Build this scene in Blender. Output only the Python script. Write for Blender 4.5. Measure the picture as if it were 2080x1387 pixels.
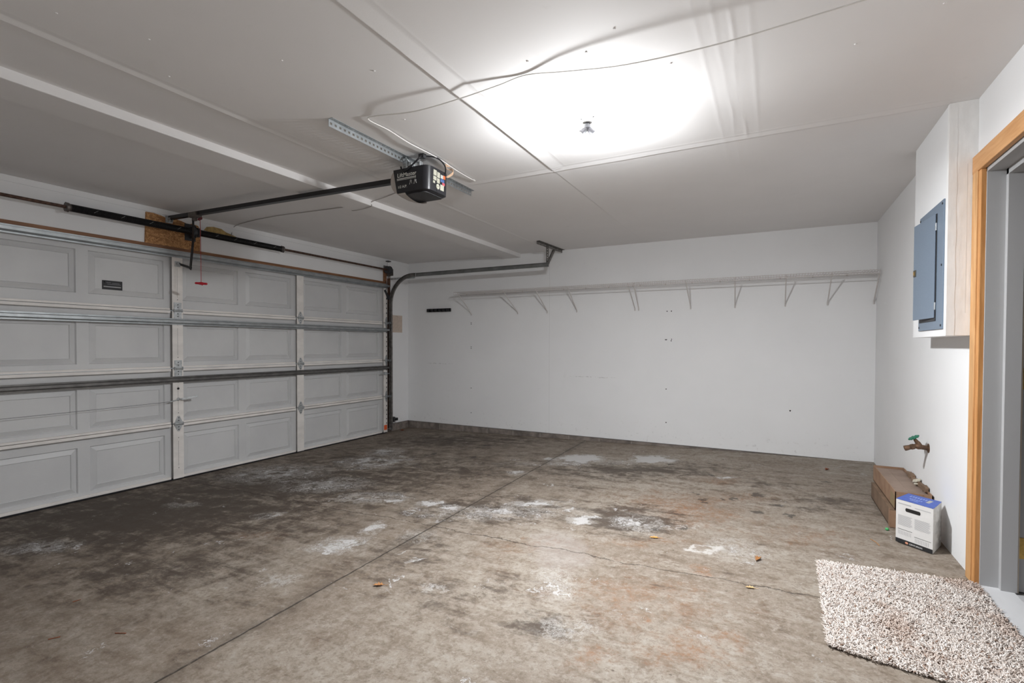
import bpy, bmesh, math, random
import numpy as np
from mathutils import Vector, Matrix
for o in list(bpy.data.objects): bpy.data.objects.remove(o)
scene = bpy.context.scene
COL = scene.collection

# ------------------------------------------------------------------ camera, world, exposure
YAW, PITCH, ROLL, FPX, CY = .4815, -.017, .0034, 1023.9557, 717.649
CAM = Vector((5.0223, 0.0, 1.2811))
F = Vector((-math.sin(YAW)*math.cos(PITCH), math.cos(YAW)*math.cos(PITCH), math.sin(PITCH)))
R0 = Vector((math.cos(YAW), math.sin(YAW), 0)); U0 = R0.cross(F)
RV = math.cos(ROLL)*R0 + math.sin(ROLL)*U0; UV = -math.sin(ROLL)*R0 + math.cos(ROLL)*U0
cd = bpy.data.cameras.new('camera'); cam = bpy.data.objects.new('camera', cd); COL.objects.link(cam)
M = Matrix((RV, UV, -F)).transposed().to_4x4(); M.translation = CAM
cam.matrix_world = M
cd.sensor_fit = 'HORIZONTAL'; cd.sensor_width = 36; cd.lens = 36*FPX/2080
cd.shift_y = (CY-693.5)/2080; cd.clip_start = .02; cd.clip_end = 100
scene.camera = cam
w = bpy.data.worlds.new('world'); scene.world = w; w.use_nodes = True
w.node_tree.nodes['Background'].inputs[0].default_value = (.6, .65, .7, 1)
w.node_tree.nodes['Background'].inputs[1].default_value = .3
vs = scene.view_settings; vs.view_transform = 'Standard'; vs.look = 'None'; vs.gamma = 1; vs.use_curve_mapping = False
vs.exposure = 1.2
BULB = 660.0          # emission strength of the two bare ceiling bulbs

GLOW = 17.0            # watts of directed light per bulb
# ------------------------------------------------------------------ room numbers (metres)
W, Y1, H = 5.91, 6.15, 2.518
YN = -0.75                      # wall behind the camera
SL = .0196                      # the slab falls towards the garage door
ZB = .1075                      # bottom of the drywall
def fz(x): return SL*x

# ------------------------------------------------------------------ helpers
class MB:
    def __init__(s): s.v = []; s.f = []; s.mi = []; s.st = []
    def add(s, vs, fs, m=0):
        n = len(s.v); s.st.append((n, len(s.f))); s.v += [tuple(v) for v in vs]; s.f += [tuple(i+n for i in f) for f in fs]; s.mi += [m]*len(fs); return s
    def box(s, x0, x1, y0, y1, z0, z1, m=0):
        v = [(x, y, z) for x in (x0, x1) for y in (y0, y1) for z in (z0, z1)]
        return s.add(v, [(0,1,3,2),(4,6,7,5),(0,4,5,1),(2,3,7,6),(0,2,6,4),(1,5,7,3)], m)
    def obox(s, c, ax, ay, az, m=0):      # oriented box: centre and three half-axis vectors
        c, ax, ay, az = map(Vector, (c, ax, ay, az))
        v = [c+i*ax+j*ay+k*az for i in (-1,1) for j in (-1,1) for k in (-1,1)]
        return s.add(v, [(0,1,3,2),(4,6,7,5),(0,4,5,1),(2,3,7,6),(0,2,6,4),(1,5,7,3)], m)
    def bar(s, a, b, w_, h_, up=(0,0,1), m=0):
        a, b = Vector(a), Vector(b); d = (b-a); u = Vector(up); side = d.cross(u).normalized(); u2 = side.cross(d).normalized()
        return s.obox((a+b)/2, d/2, side*w_/2, u2*h_/2, m)
    def cyl(s, a, b, r0, r1=None, n=14, cap=True, m=0):
        a, b = Vector(a), Vector(b); r1 = r0 if r1 is None else r1
        d = (b-a).normalized(); t = Vector((0,0,1)) if abs(d.z) < .9 else Vector((1,0,0))
        p = d.cross(t).normalized(); q = d.cross(p)
        vs = []; 
        for c, r in ((a, r0), (b, r1)):
            for i in range(n):
                an = 2*math.pi*i/n; vs.append(c+p*math.cos(an)*r+q*math.sin(an)*r)
        fs = [(i, (i+1)%n, n+(i+1)%n, n+i) for i in range(n)]
        if cap: fs += [tuple(range(n-1,-1,-1)), tuple(range(n, 2*n))]
        return s.add(vs, fs, m)
    def lathe(s, a, d, prof, n=18, m=0):   # prof: (distance along d, radius)
        a = Vector(a); d = Vector(d).normalized(); t = Vector((0,0,1)) if abs(d.z) < .9 else Vector((1,0,0))
        p = d.cross(t).normalized(); q = d.cross(p); vs = []
        for h, r in prof:
            for i in range(n):
                an = 2*math.pi*i/n; vs.append(a+d*h+p*math.cos(an)*r+q*math.sin(an)*r)
        fs = []
        for k in range(len(prof)-1):
            for i in range(n): fs.append((k*n+i, k*n+(i+1)%n, (k+1)*n+(i+1)%n, (k+1)*n+i))
        fs += [tuple(range(n-1,-1,-1)), tuple(range((len(prof)-1)*n, len(prof)*n))]
        return s.add(vs, fs, m)
    def tube(s, pts, r, n=8, m=0):
        pts = [Vector(p) for p in pts]; vs = []; up = None
        for i, p in enumerate(pts):
            d = (pts[min(i+1, len(pts)-1)]-pts[max(i-1, 0)]).normalized()
            if up is None: up = Vector((0,0,1)) if abs(d.z) < .9 else Vector((1,0,0))
            a = d.cross(up).normalized(); b = a.cross(d).normalized(); up = b
            for k in range(n):
                an = 2*math.pi*k/n; vs.append(p+a*math.cos(an)*r+b*math.sin(an)*r)
        fs = [(i*n+k, i*n+(k+1)%n, (i+1)*n+(k+1)%n, (i+1)*n+k) for i in range(len(pts)-1) for k in range(n)]
        fs += [tuple(range(n-1,-1,-1)), tuple(range((len(pts)-1)*n, len(pts)*n))]
        return s.add(vs, fs, m)
    def extr(s, poly, fn, t0, t1, m=0):    # polygon extruded: fn((u,v), t) -> xyz
        n = len(poly); vs = [fn(p, t0) for p in poly]+[fn(p, t1) for p in poly]
        return s.add(vs, [(i, (i+1)%n, n+(i+1)%n, n+i) for i in range(n)]+[tuple(range(n-1,-1,-1)), tuple(range(n, 2*n))], m)
    def build_each(s, name, mat, parent=None, smooth=False, bevel=0):   # one object per separate piece
        out = []; st = s.st+[(len(s.v), len(s.f))]
        for (v0, f0), (v1, f1) in zip(st[:-1], st[1:]):
            m_ = MB(); m_.add(s.v[v0:v1], [tuple(i-v0 for i in f) for f in s.f[f0:f1]]); out.append(m_.build(name, mat, parent, smooth, bevel))
        return out
    def build(s, name, mat, parent=None, smooth=False, bevel=0, **tags):
        me = bpy.data.meshes.new(name); me.from_pydata(s.v, [], s.f)
        mats = mat if isinstance(mat, (list, tuple)) else [mat]
        for m_ in mats: me.materials.append(m_)
        if len(mats) > 1: me.polygons.foreach_set('material_index', s.mi)
        bm = bmesh.new(); bm.from_mesh(me); bmesh.ops.recalc_face_normals(bm, faces=bm.faces); bm.to_mesh(me); bm.free()
        o = bpy.data.objects.new(name, me); COL.objects.link(o)
        if parent is not None: o.parent = parent
        if smooth:
            me.polygons.foreach_set('use_smooth', [True]*len(me.polygons)); me.set_sharp_from_angle(angle=math.radians(smooth if smooth is not True else 40))
        if bevel:
            b = o.modifiers.new('bevel', 'BEVEL'); b.width = bevel; b.segments = 2; b.limit_method = 'ANGLE'
        for k, v_ in tags.items(): o[k] = v_
        return o
def tag(o, label=None, category=None, group=None, kind=None):
    if label: o['label'] = label
    if category: o['category'] = category
    if group: o['group'] = group
    if kind: o['kind'] = kind
    return o
def thing(name, label, category, loc, group=None, kind=None):
    o = bpy.data.objects.new(name, None); o.location = loc; o.empty_display_size = .05; COL.objects.link(o)
    return tag(o, label, category, group, kind)
def adopt(root):   # children are written in world coordinates
    inv = Matrix.Translation(-root.location)
    for c in root.children:
        c.matrix_parent_inverse = inv
def text_mesh(name, txt, size, mat, origin, xdir, ydir, parent, align='LEFT'):
    cu = bpy.data.curves.new(name, 'FONT'); cu.body = txt; cu.size = size; cu.extrude = .0004; cu.align_x = align
    t = bpy.data.objects.new(name+'_tmp', cu); COL.objects.link(t)
    dg = bpy.context.evaluated_depsgraph_get(); dg.update()
    me = bpy.data.meshes.new_from_object(t.evaluated_get(dg)); bpy.data.objects.remove(t)
    xd = Vector(xdir).normalized(); yd = Vector(ydir).normalized(); zd = xd.cross(yd)
    m_ = Matrix((xd, yd, zd)).transposed().to_4x4(); m_.translation = Vector(origin); me.transform(m_)
    me.materials.clear(); me.materials.append(mat)
    o = bpy.data.objects.new(name, me); COL.objects.link(o); o.parent = parent
    return o

# ------------------------------------------------------------------ materials
class NT:
    def __init__(s, mat): s.t = mat.node_tree; s.n = s.t.nodes; s.l = s.t.links
    def new(s, ty, **kw):
        nd = s.n.new(ty)
        for k, v in kw.items(): setattr(nd, k, v)
        return nd
    def put(s, sock, v):
        if hasattr(v, 'is_output') or isinstance(v, bpy.types.NodeSocket): s.l.new(v, sock)
        else: sock.default_value = v
    def math(s, op, a, b=0., c=None, clamp=False):
        nd = s.new('ShaderNodeMath', operation=op); nd.use_clamp = clamp
        s.put(nd.inputs[0], a); s.put(nd.inputs[1], b)
        if c is not None: s.put(nd.inputs[2], c)
        return nd.outputs[0]
    def vm(s, op, a, b=None, c=None):
        nd = s.new('ShaderNodeVectorMath', operation=op); s.put(nd.inputs[0], a)
        if b is not None: s.put(nd.inputs[1], b)
        if c is not None: s.put(nd.inputs[2], c)
        return nd.outputs['Value'] if op in ('LENGTH', 'DOT_PRODUCT') else nd.outputs[0]
    def noise(s, vec, scale, detail=4, rough=.55, dist=0, col=False):
        nd = s.new('ShaderNodeTexNoise'); s.put(nd.inputs['Vector'], vec)
        nd.inputs['Scale'].default_value = scale; nd.inputs['Detail'].default_value = detail
        nd.inputs['Roughness'].default_value = rough; nd.inputs['Distortion'].default_value = dist
        return nd.outputs[1 if col else 0]
    def step(s, v, lo, hi):      # smooth 0..1
        nd = s.new('ShaderNodeMapRange'); nd.interpolation_type = 'SMOOTHSTEP'; s.put(nd.inputs[0], v)
        nd.inputs[1].default_value = lo; nd.inputs[2].default_value = hi
        return nd.outputs[0]
    def mix(s, f, a, b, blend='MIX'):
        nd = s.new('ShaderNodeMix', data_type='RGBA', blend_type=blend); s.put(nd.inputs[0], f)
        for i, v in ((6, a), (7, b)):
            if isinstance(v, (tuple, list)): v = tuple(v)+(1,) if len(v) == 3 else v
            s.put(nd.inputs[i], v)
        return nd.outputs[2]
    def pos(s): return s.new('ShaderNodeNewGeometry').outputs['Position']
    def obj(s): return s.new('ShaderNodeTexCoord').outputs['Object']
    def sep(s, v):
        nd = s.new('ShaderNodeSeparateXYZ'); s.put(nd.inputs[0], v); return nd.outputs
    def bump(s, h, dist=.002, strength=.6):
        nd = s.new('ShaderNodeBump'); nd.inputs['Strength'].default_value = strength; nd.inputs['Distance'].default_value = dist
        s.put(nd.inputs['Height'], h); s.l.new(nd.outputs[0], s.n['Principled BSDF'].inputs['Normal'])
    def out(s, col=None, rough=None):
        p = s.n['Principled BSDF']
        if col is not None: s.put(p.inputs['Base Color'], col)
        if rough is not None: s.put(p.inputs['Roughness'], rough)
def mat(name, col, rough=.5, metal=0, noise=None, var=.0, bump=0, spec=.5, stretch=(1,1,1)):
    m = bpy.data.materials.new(name); m.use_nodes = True; p = m.node_tree.nodes['Principled BSDF']
    p.inputs['Base Color'].default_value = (*col, 1); p.inputs['Roughness'].default_value = rough
    p.inputs['Metallic'].default_value = metal; p.inputs['Specular IOR Level'].default_value = spec
    if noise:
        t = NT(m); v = t.vm('MULTIPLY', t.obj(), stretch); n = t.noise(v, noise, 5)
        if var: t.out(t.mix(t.step(n, .3, .7), tuple(c*(1-var) for c in col), tuple(min(1, c*(1+var)) for c in col)))
        if bump: t.bump(n, bump)
    return m

def wall_mat(name, col, kind):
    m = bpy.data.materials.new(name); m.use_nodes = True; t = NT(m); p = t.pos()
    n1 = t.noise(p, 1.3, 4); n2 = t.noise(p, 9, 5); n3 = t.noise(p, 160, 3)
    c = t.mix(t.step(n1, .3, .75), tuple(v*.965 for v in col), col)
    c = t.mix(t.math('MULTIPLY', t.step(n2, .66, .8), .12), c, (.55, .52, .50))
    s = t.sep(p)
    if kind == 'back':
        # faint seam bands, scuffs near the floor and along the wall
        band = t.math('MULTIPLY', t.step(t.math('ABSOLUTE', t.math('SUBTRACT', s[2], 1.31)), .07, .05), .10)
        c = t.mix(band, c, (.84, .84, .86))
        def scuff(x0, x1, z0, amt):
            a = t.math('ABSOLUTE', t.math('SUBTRACT', s[0], (x0+x1)/2))
            b = t.math('ABSOLUTE', t.math('SUBTRACT', t.math('MULTIPLY_ADD', n2, .04, s[2]), z0+.02))
            k = t.math('MULTIPLY', t.step(a, (x1-x0)/2, (x1-x0)/2*.6), t.step(b, .007, .001))
            return t.math('MULTIPLY', t.math('MULTIPLY', k, t.step(t.noise(p, 25, 3), .42, .6)), amt)
        c = t.mix(scuff(2.6, 3.3, .875, .45), c, (.28, .26, .24))
        c = t.mix(scuff(.35, .85, 1.0, .45), c, (.28, .26, .24))
        seam = t.math('MULTIPLY', t.step(t.math('ABSOLUTE', t.math('SUBTRACT', t.math('MULTIPLY_ADD', n2, .01, s[0]), 2.372)), .0035, .0015), .22)
        c = t.mix(seam, c, (.3, .29, .28))
    low = t.math('MULTIPLY', t.step(s[2], .45, .1), t.step(t.noise(p, 30, 4), .6, .75))
    c = t.mix(t.math('MULTIPLY', low, .3), c, (.35, .32, .29))
    t.out(c, .75); t.bump(n3, .0006, .25)
    m.node_tree.nodes['Principled BSDF'].inputs['Specular IOR Level'].default_value = .25
    return m
WALLC = (.86, .86, .865)
M_wall = wall_mat('drywall paint', WALLC, 'plain')
M_wallb = wall_mat('drywall paint back', WALLC, 'back')
M_ceil = wall_mat('ceiling paint', (.84, .825, .82), 'plain')
M_mud = mat('joint compound', (.87, .865, .855), .8, noise=30, var=.04, bump=.004, stretch=(1,1,.3))
M_curb = mat('concrete kerb', (.20, .17, .15), .9, noise=9, var=.35, bump=.003)
M_dark = mat('dark gap', (.015, .013, .012), .9)
M_steel = mat('galvanised steel', (.38, .40, .41), .48, .85, noise=14, var=.12)
M_zinc = mat('zinc plate', (.50, .52, .53), .45, .7, noise=30, var=.2)
M_dsteel = mat('aged track steel', (.20, .19, .18), .5, .7, noise=20, var=.3)
M_rust = mat('rusty shaft', (.10, .055, .04), .6, .5, noise=40, var=.4)
M_black = mat('black enamel', (.010, .010, .012), .35, 0)
M_spring = mat('oiled spring', (.012, .012, .013), .4, .4)
M_fleck = mat('white paint fleck', (.6, .6, .6), .6)
M_blackp = mat('black plastic', (.014, .014, .017), .32, 0, noise=200, bump=.0003)
M_greyp = mat('dark grey steel', (.045, .046, .05), .5, .2)
M_redp = mat('red plastic', (.45, .012, .025), .4)
M_redc = mat('red cord', (.35, .03, .03), .7)
M_white = mat('white wire coating', (.62, .585, .57), .45)
M_porc = mat('white porcelain', (.85, .85, .83), .25)
M_paper = mat('old paper', (.60, .50, .42), .85, noise=35, var=.08)
M_ink = mat('ink', (.02, .02, .022), .6)
M_brass = mat('brass', (.62, .40, .12), .32, .85, noise=60, var=.15)
M_cable = mat('white cable sheath', (.78, .76, .73), .6)
M_gcable = mat('grey cable sheath', (.40, .37, .35), .6)
M_orange = mat('orange label', (.75, .12, .03), .5)
M_blue = mat('blue print', (.045, .10, .42), .45, noise=40, var=.12)
M_lav = mat('pale blue print', (.30, .38, .70), .5)
M_label = mat('cream label', (.38, .37, .30), .5)
M_lblblue = mat('blue label', (.05, .10, .25), .5)
M_lblred = mat('red label', (.45, .08, .10), .5)
M_side = mat('bright lettering', (.80, .80, .74), .5)
M_silver = mat('silver lettering', (.42, .42, .39), .4)

def door_mat():
    m = bpy.data.materials.new('door steel grey'); m.use_nodes = True; t = NT(m); p = t.pos()
    g = t.noise(t.vm('MULTIPLY', p, (3, 6, 90)), 2.0, 6, .65)
    n = t.noise(p, 2.0, 4)
    c = t.mix(t.step(n, .3, .7), (.56, .56, .565), (.61, .61, .61))
    c = t.mix(t.math('MULTIPLY', t.step(g, .62, .75), .15), c, (.30, .30, .30))
    t.out(c, .48); t.bump(g, .0012, .35); return m
M_door = door_mat()
M_strip = mat('pale door frame paint', (.76, .725, .69), .45, noise=12, var=.08, stretch=(1, .4, 1))

def osb_mat():
    m = bpy.data.materials.new('oriented strand board'); m.use_nodes = True; t = NT(m); p = t.pos()
    vo = t.new('ShaderNodeTexVoronoi'); t.put(vo.inputs['Vector'], t.vm('MULTIPLY', t.vm('ADD', p, t.vm('SCALE', t.noise(p, 8, 2, col=True), None)), (1, 30, 55)))
    vo.inputs['Scale'].default_value = 1.2
    b = t.sep(vo.outputs['Color'])[0]
    c = t.mix(b, (.24, .10, .035), (.66, .36, .15)); c = t.mix(t.step(t.noise(t.vm('MULTIPLY', p, (1,1,2.2)), 22, 5), .48, .62), c, (.30, .135, .05))
    t.out(c, .75); t.bump(b, .002); return m
M_osb = osb_mat()
def wood_mat(name, a, b, axis, knots=False):
    m = bpy.data.materials.new(name); m.use_nodes = True; t = NT(m); p = t.pos()
    st = [18, 18, 18]; st[axis] = 1.2
    g = t.noise(t.vm('MULTIPLY', p, tuple(st)), 3, 5, .6, .6)
    c = t.mix(t.step(g, .3, .7), a, b)
    if knots:
        vo = t.new('ShaderNodeTexVoronoi'); t.put(vo.inputs['Vector'], p); vo.inputs['Scale'].default_value = 6.5
        k = t.step(vo.outputs['Distance'], .12, .05); c = t.mix(t.math('MULTIPLY', k, .8), c, (.22, .07, .02))
    t.out(c, .55); t.bump(g, .0008); return m
M_pine = wood_mat('knotty pine', (.52, .26, .095), (.68, .40, .18), 2, True)
M_pineh = wood_mat('pine head casing', (.55, .27, .10), (.66, .36, .16), 1)
M_pined = wood_mat('orange pine edge', (.52, .23, .07), (.66, .33, .12), 2, True)
M_brown = wood_mat('brown timber', (.20, .085, .035), (.32, .15, .07), 1)
M_jamb = mat('grey jamb paint', (.44, .44, .445), .5, noise=300, bump=.0003)
M_slab2 = mat('dark grey door paint', (.16, .16, .165), .5)
def cardboard(name, a, b):
    m = bpy.data.materials.new(name); m.use_nodes = True; t = NT(m); p = t.pos()
    c = t.mix(t.step(t.noise(p, 7, 5), .35, .65), a, b); c = t.mix(t.math('MULTIPLY', t.step(t.noise(p, 45, 4), .6, .75), .4), c, (.14, .08, .045))
    t.out(c, .85); t.bump(t.noise(p, 60, 3), .001); return m
M_card = cardboard('brown cardboard', (.15, .095, .06), (.215, .14, .09))
M_cardo = cardboard('tan cardboard', (.26, .15, .09), (.33, .205, .13))
M_cardt = cardboard('grey brown cardboard', (.23, .165, .13), (.29, .215, .17))
M_carton = mat('white carton board', (.74, .73, .72), .5, noise=20, var=.02)
M_cartgrey = mat('printed grey text', (.46, .46, .47), .6)
M_crump = mat('crumpled carton board', (.62, .60, .57), .6, noise=14, var=.12, bump=.01)
M_panelb = mat('blue grey panel enamel', (.19, .245, .32), .42, .1, noise=150, var=.04)
M_spig = mat('weathered bronze', (.16, .095, .06), .45, .6, noise=60, var=.4)
M_green = mat('green handle', (.01, .14, .08), .45)
M_bead = mat('green plastic', (.08, .45, .15), .4)
M_leaf = mat('dry leaf', (.42, .20, .07), .7, noise=60, var=.3)
M_leafr = mat('red brown dry leaf', (.25, .06, .02), .7, noise=60, var=.3)
M_sill = mat('pale concrete sill', (.56, .56, .57), .75, noise=4, var=.10, bump=.001, stretch=(1, .3, 1))
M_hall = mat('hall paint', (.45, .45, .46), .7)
M_lens = bpy.data.materials.new('beige light lens'); M_lens.use_nodes = True
_p = M_lens.node_tree.nodes['Principled BSDF']; _p.inputs['Base Color'].default_value = (.62, .56, .51, 1); _p.inputs['Roughness'].default_value = .3; _p.inputs['Transmission Weight'].default_value = .25
M_bulb = bpy.data.materials.new('lit bulb'); M_bulb.use_nodes = True
_p = M_bulb.node_tree.nodes['Principled BSDF']; _p.inputs['Base Color'].default_value = (.9, .9, .9, 1)
_p.inputs['Emission Color'].default_value = (.955, .98, 1.0, 1); _p.inputs['Emission Strength'].default_value = BULB

# stains of the slab: (along, across, radius, radius, strength) in the slab's turned axes
DARK = [(1.7, 1.4, 1.367, 0.829, 0.75), (2.38, 2.2, 1.461, 0.747, 0.7), (3.78, 2.69, 1.126, 0.58, 0.45), (3.75, 4.28, 1.102, 0.504, 0.55), (5.64, 2.54, 0.983, 0.314, 0.6), (4.31, 1.41, 0.693, 0.347, 0.5), (5.24, 1.18, 0.322, 0.307, 0.8), (3.86, 0.6, 0.342, 0.352, 0.35), (4.6, -0.18, 0.179, 0.147, 0.55), (6.82, 1.41, 0.425, 0.289, 0.35), (2.51, 0.39, 0.699, 0.365, 0.4), (5.05, 2.03, 0.254, 0.189, 0.3), (6.63, 1.97, 0.571, 0.382, 0.25), (4.27, 0.1, 0.38, 0.245, 0.3), (2.78, 3.11, 1.067, 0.724, 0.4)]
RUST = [(5.72, 1.33, 0.59, 0.493, 0.5), (6.15, 1.62, 0.454, 0.259, 0.4), (5.02, -0.0, 0.448, 0.268, 0.5), (5.15, -0.37, 0.171, 0.144, 0.6), (5.46, 0.34, 0.052, 0.066, 0.8), (5.03, -0.16, 0.055, 0.04, 0.7), (4.63, 0.63, 0.516, 0.289, 0.3), (4.75, -0.46, 0.128, 0.073, 0.6), (6.28, 0.78, 0.327, 0.201, 0.4), (6.24, 2.12, 0.256, 0.131, 0.5), (5.24, 0.73, 0.535, 0.117, 0.4), (5.33, -0.31, 0.118, 0.136, 0.5), (2.81, 0.9, 0.194, 0.07, 0.4)]
WHITE = [(5.2, 3.08, 0.20, 0.16, 1.7), (4.88, 3.05, 0.084, 0.096, 0.8), (5.95, 2.99, 0.19, 0.16, 1.7), (4.5, 2.49, 0.066, 0.097, 0.8), (2.98, 3.06, 0.375, 0.313, 0.6), (2.98, 3.57, 0.205, 0.231, 0.6), (2.15, 2.61, 0.494, 0.363, 0.5), (3.4, 0.74, 0.183, 0.126, 0.66), (2.68, 1.32, 0.088, 0.067, 0.7), (1.88, 1.6, 0.135, 0.064, 0.5), (1.54, 0.77, 0.22, 0.112, 0.5), (2.79, 2.15, 0.402, 0.25, 0.45), (3.3, 1.74, 0.283, 0.138, 0.6), (4.93, 1.14, 0.088, 0.09, 0.9), (3.83, 1.56, 0.092, 0.063, 0.9), (3.54, 1.64, 0.071, 0.052, 0.9), (3.99, 1.45, 0.06, 0.072, 0.8), (3.53, 1.03, 0.06, 0.113, 0.7), (4.64, 1.52, 0.226, 0.074, 0.7), (4.31, 1.33, 0.574, 0.156, 0.45), (5.3, 1.06, 0.148, 0.172, 0.6), (5.56, 0.97, 0.192, 0.036, 0.6), (3.91, 0.5, 0.039, 0.027, 0.8), (4.06, 0.16, 0.069, 0.031, 0.6), (3.24, 0.28, 0.104, 0.068, 0.5), (4.68, -0.23, 0.124, 0.082, 0.45), (6.36, 2.2, 0.095, 0.051, 0.7), (5.17, 2.87, 0.807, 0.135, 0.4), (3.86, 0.86, 0.126, 0.119, 0.4), (4.68, 0.19, 0.123, 0.21, 0.35), (5.76, 0.57, 0.167, 0.21, 0.35)]
DROP = [(5.93, 1.56, 0.03, 0.038, 1.0), (6.08, 1.57, 0.022, 0.038, 1.0), (6.17, 1.55, 0.023, 0.037, 1.0), (5.91, 1.48, 0.022, 0.024, 1.0), (5.95, 1.71, 0.023, 0.028, 1.0), (6.29, 2.29, 0.026, 0.053, 1.0), (6.06, 2.74, 0.029, 0.043, 1.0), (6.41, 1.66, 0.069, 0.066, 0.8), (6.37, 1.15, 0.027, 0.04, 1.0), (6.41, 1.4, 0.036, 0.047, 0.7), (5.59, 0.94, 0.025, 0.027, 1.0), (5.38, 0.92, 0.05, 0.044, 0.7), (5.63, 0.67, 0.018, 0.023, 0.6), (4.02, 3.2, 0.044, 0.051, 1.0), (3.55, 3.44, 0.046, 0.055, 0.8), (4.15, 3.87, 0.049, 0.064, 0.8), (7.18, 2.02, 0.025, 0.031, 0.7), (6.19, 1.24, 0.042, 0.032, 0.7)]
def floor_mat():
    m = bpy.data.materials.new('stained concrete'); m.use_nodes = True; t = NT(m); p = t.pos()
    c_, s_ = math.cos(YAW), math.sin(YAW)
    wob = t.vm('SUBTRACT', t.noise(p, 2.6, 5, .6, col=True), (.5, .5, .5)); 
    pw = t.vm('MULTIPLY_ADD', wob, (.38, .38, 0), p)
    wob2 = t.vm('SUBTRACT', t.noise(p, 11, 4, .6, col=True), (.5, .5, .5))
    pf = t.vm('MULTIPLY_ADD', wob2, (.20, .20, 0), p)
    def rot(v):
        cmb = t.new('ShaderNodeCombineXYZ')
        t.put(cmb.inputs[0], t.vm('DOT_PRODUCT', v, (c_, s_, 0))); t.put(cmb.inputs[1], t.vm('DOT_PRODUCT', v, (-s_, c_, 0)))
        return cmb.outputs[0]
    def mask(v, blobs, grow):
        acc = 0.
        for a, b, ra, rb, k in blobs:
            ra *= grow; rb *= grow
            q = t.vm('MULTIPLY_ADD', v, (1/ra, 1/rb, 0), (-a/ra, -b/rb, 0))
            x = t.math('MULTIPLY_ADD', t.vm('LENGTH', q), -k, k)
            acc = x if isinstance(acc, float) else t.math('MAXIMUM', acc, x)
        return t.math('MAXIMUM', acc, 0.)
    rw, rf, rp = rot(pw), rot(pf), rot(p)
    n_big = t.noise(p, .9, 5, .6); n_mid = t.noise(p, 5, 6, .65); n_fine = t.noise(p, 38, 6, .7); n_gr = t.noise(p, 220, 3, .6)
    n_str = t.noise(t.vm('MULTIPLY', p, (1.0, 4.2, 1)), 2.6, 8, .7, .4)
    n_grit = t.noise(p, 55, 6, .8)
    n_blot = t.noise(p, 16, 8, .75, .5)
    n_jag = t.noise(p, 7, 10, .78, .3)
    base = t.mix(t.step(n_big, .35, .65), (.33, .28, .235), (.42, .375, .325))
    base = t.mix(t.math('MULTIPLY', t.step(n_str, .48, .62), .5), base, (.24, .185, .14))
    base = t.mix(t.math('MULTIPLY', t.step(n_str, .47, .36), .4), base, (.50, .46, .415))
    base = t.mix(t.math('MULTIPLY', t.step(n_jag, .50, .60), .5), base, (.225, .17, .128))
    base = t.mix(t.math('MULTIPLY', t.step(n_blot, .51, .60), .5), base, (.20, .15, .11))
    base = t.mix(t.math('MULTIPLY', t.step(n_blot, .46, .38), .4), base, (.52, .49, .45))
    base = t.mix(t.math('MULTIPLY', t.step(n_fine, .52, .62), .4), base, (.18, .135, .10))
    base = t.mix(t.math('MULTIPLY', t.step(n_grit, .46, .36), .4), base, (.56, .53, .49))
    base = t.mix(t.math('MULTIPLY', t.step(n_grit, .54, .64), .45), base, (.13, .095, .07))
    # the half by the door is tracked brown
    sp = t.sep(pw)
    side = t.math('MULTIPLY', t.step(sp[0], 4.3, 1.7), t.step(n_jag, .30, .55))
    base = t.mix(t.math('MULTIPLY', side, .60), base, (.15, .115, .088))
    rust = t.step(t.math('ADD', t.math('MULTIPLY', mask(rw, RUST, 1.6), 1.3), t.math('MULTIPLY', t.math('SUBTRACT', n_jag, .5), 2.2)), .15, .9)
    base = t.mix(t.math('MULTIPLY', rust, .5), base, (.30, .175, .105))
    base = t.mix(t.math('MULTIPLY', t.math('MULTIPLY', rust, t.step(n_fine, .49, .58)), .55), base, (.36, .165, .075))
    dmix = t.math('ADD', t.math('MULTIPLY', t.math('SUBTRACT', n_jag, .5), 2.6), t.math('MULTIPLY', t.math('SUBTRACT', n_str, .5), 1.8))
    dk = t.step(t.math('ADD', t.math('MULTIPLY', mask(rw, DARK, 1.6), 1.5), dmix), .15, .85)
    base = t.mix(t.math('MULTIPLY', dk, .78), base, (.062, .046, .037))
    dr = t.step(mask(rf, DROP, 1.35), .12, .4)
    base = t.mix(t.math('MULTIPLY', dr, .7), base, (.05, .042, .038))
    # clean pale patch
    hz = t.step(mask(rw, [(4.72, .62, .17, .36, 1.)], 1.2), 0., .6)
    base = t.mix(t.math('MULTIPLY', hz, .35), base, (.50, .47, .47))
    # flaking salts and spilt white paint
    v = t.noise(t.vm('MULTIPLY_ADD', wob2, (.3, .3, 0), p), 8, 10, .75)
    ridge = t.math('ABSOLUTE', t.math('SUBTRACT', v, .5))
    wm = mask(rf, WHITE, 1.55)
    solid = t.step(t.math('ADD', wm, t.math('MULTIPLY', t.math('SUBTRACT', v, .5), 4.0)), .56, .60)
    veins = t.math('MULTIPLY', t.step(ridge, .030, .010), t.step(wm, .05, .25))
    haze = t.math('MULTIPLY', t.step(wm, .1, .6), t.step(n_fine, .44, .56))
    base = t.mix(t.math('MULTIPLY', haze, .28), base, (.42, .41, .41))
    base = t.mix(t.math('MULTIPLY', veins, .6), base, (.62, .61, .60))
    base = t.mix(t.math('MULTIPLY', solid, .85), base, (.68, .68, .70))
    # ring of white powder
    q = t.vm('MULTIPLY_ADD', rf, (1/.095, 1/.05, 0), (-5.575/.095, -.61/.05, 0))
    rl = t.math('ADD', t.vm('LENGTH', q), t.math('MULTIPLY', t.math('SUBTRACT', n_jag, .5), 1.6))
    ring = t.step(t.math('ABSOLUTE', t.math('SUBTRACT', rl, .85)), .42, .05)
    base = t.mix(t.math('MULTIPLY', ring, .75), base, (.70, .69, .69))
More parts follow.
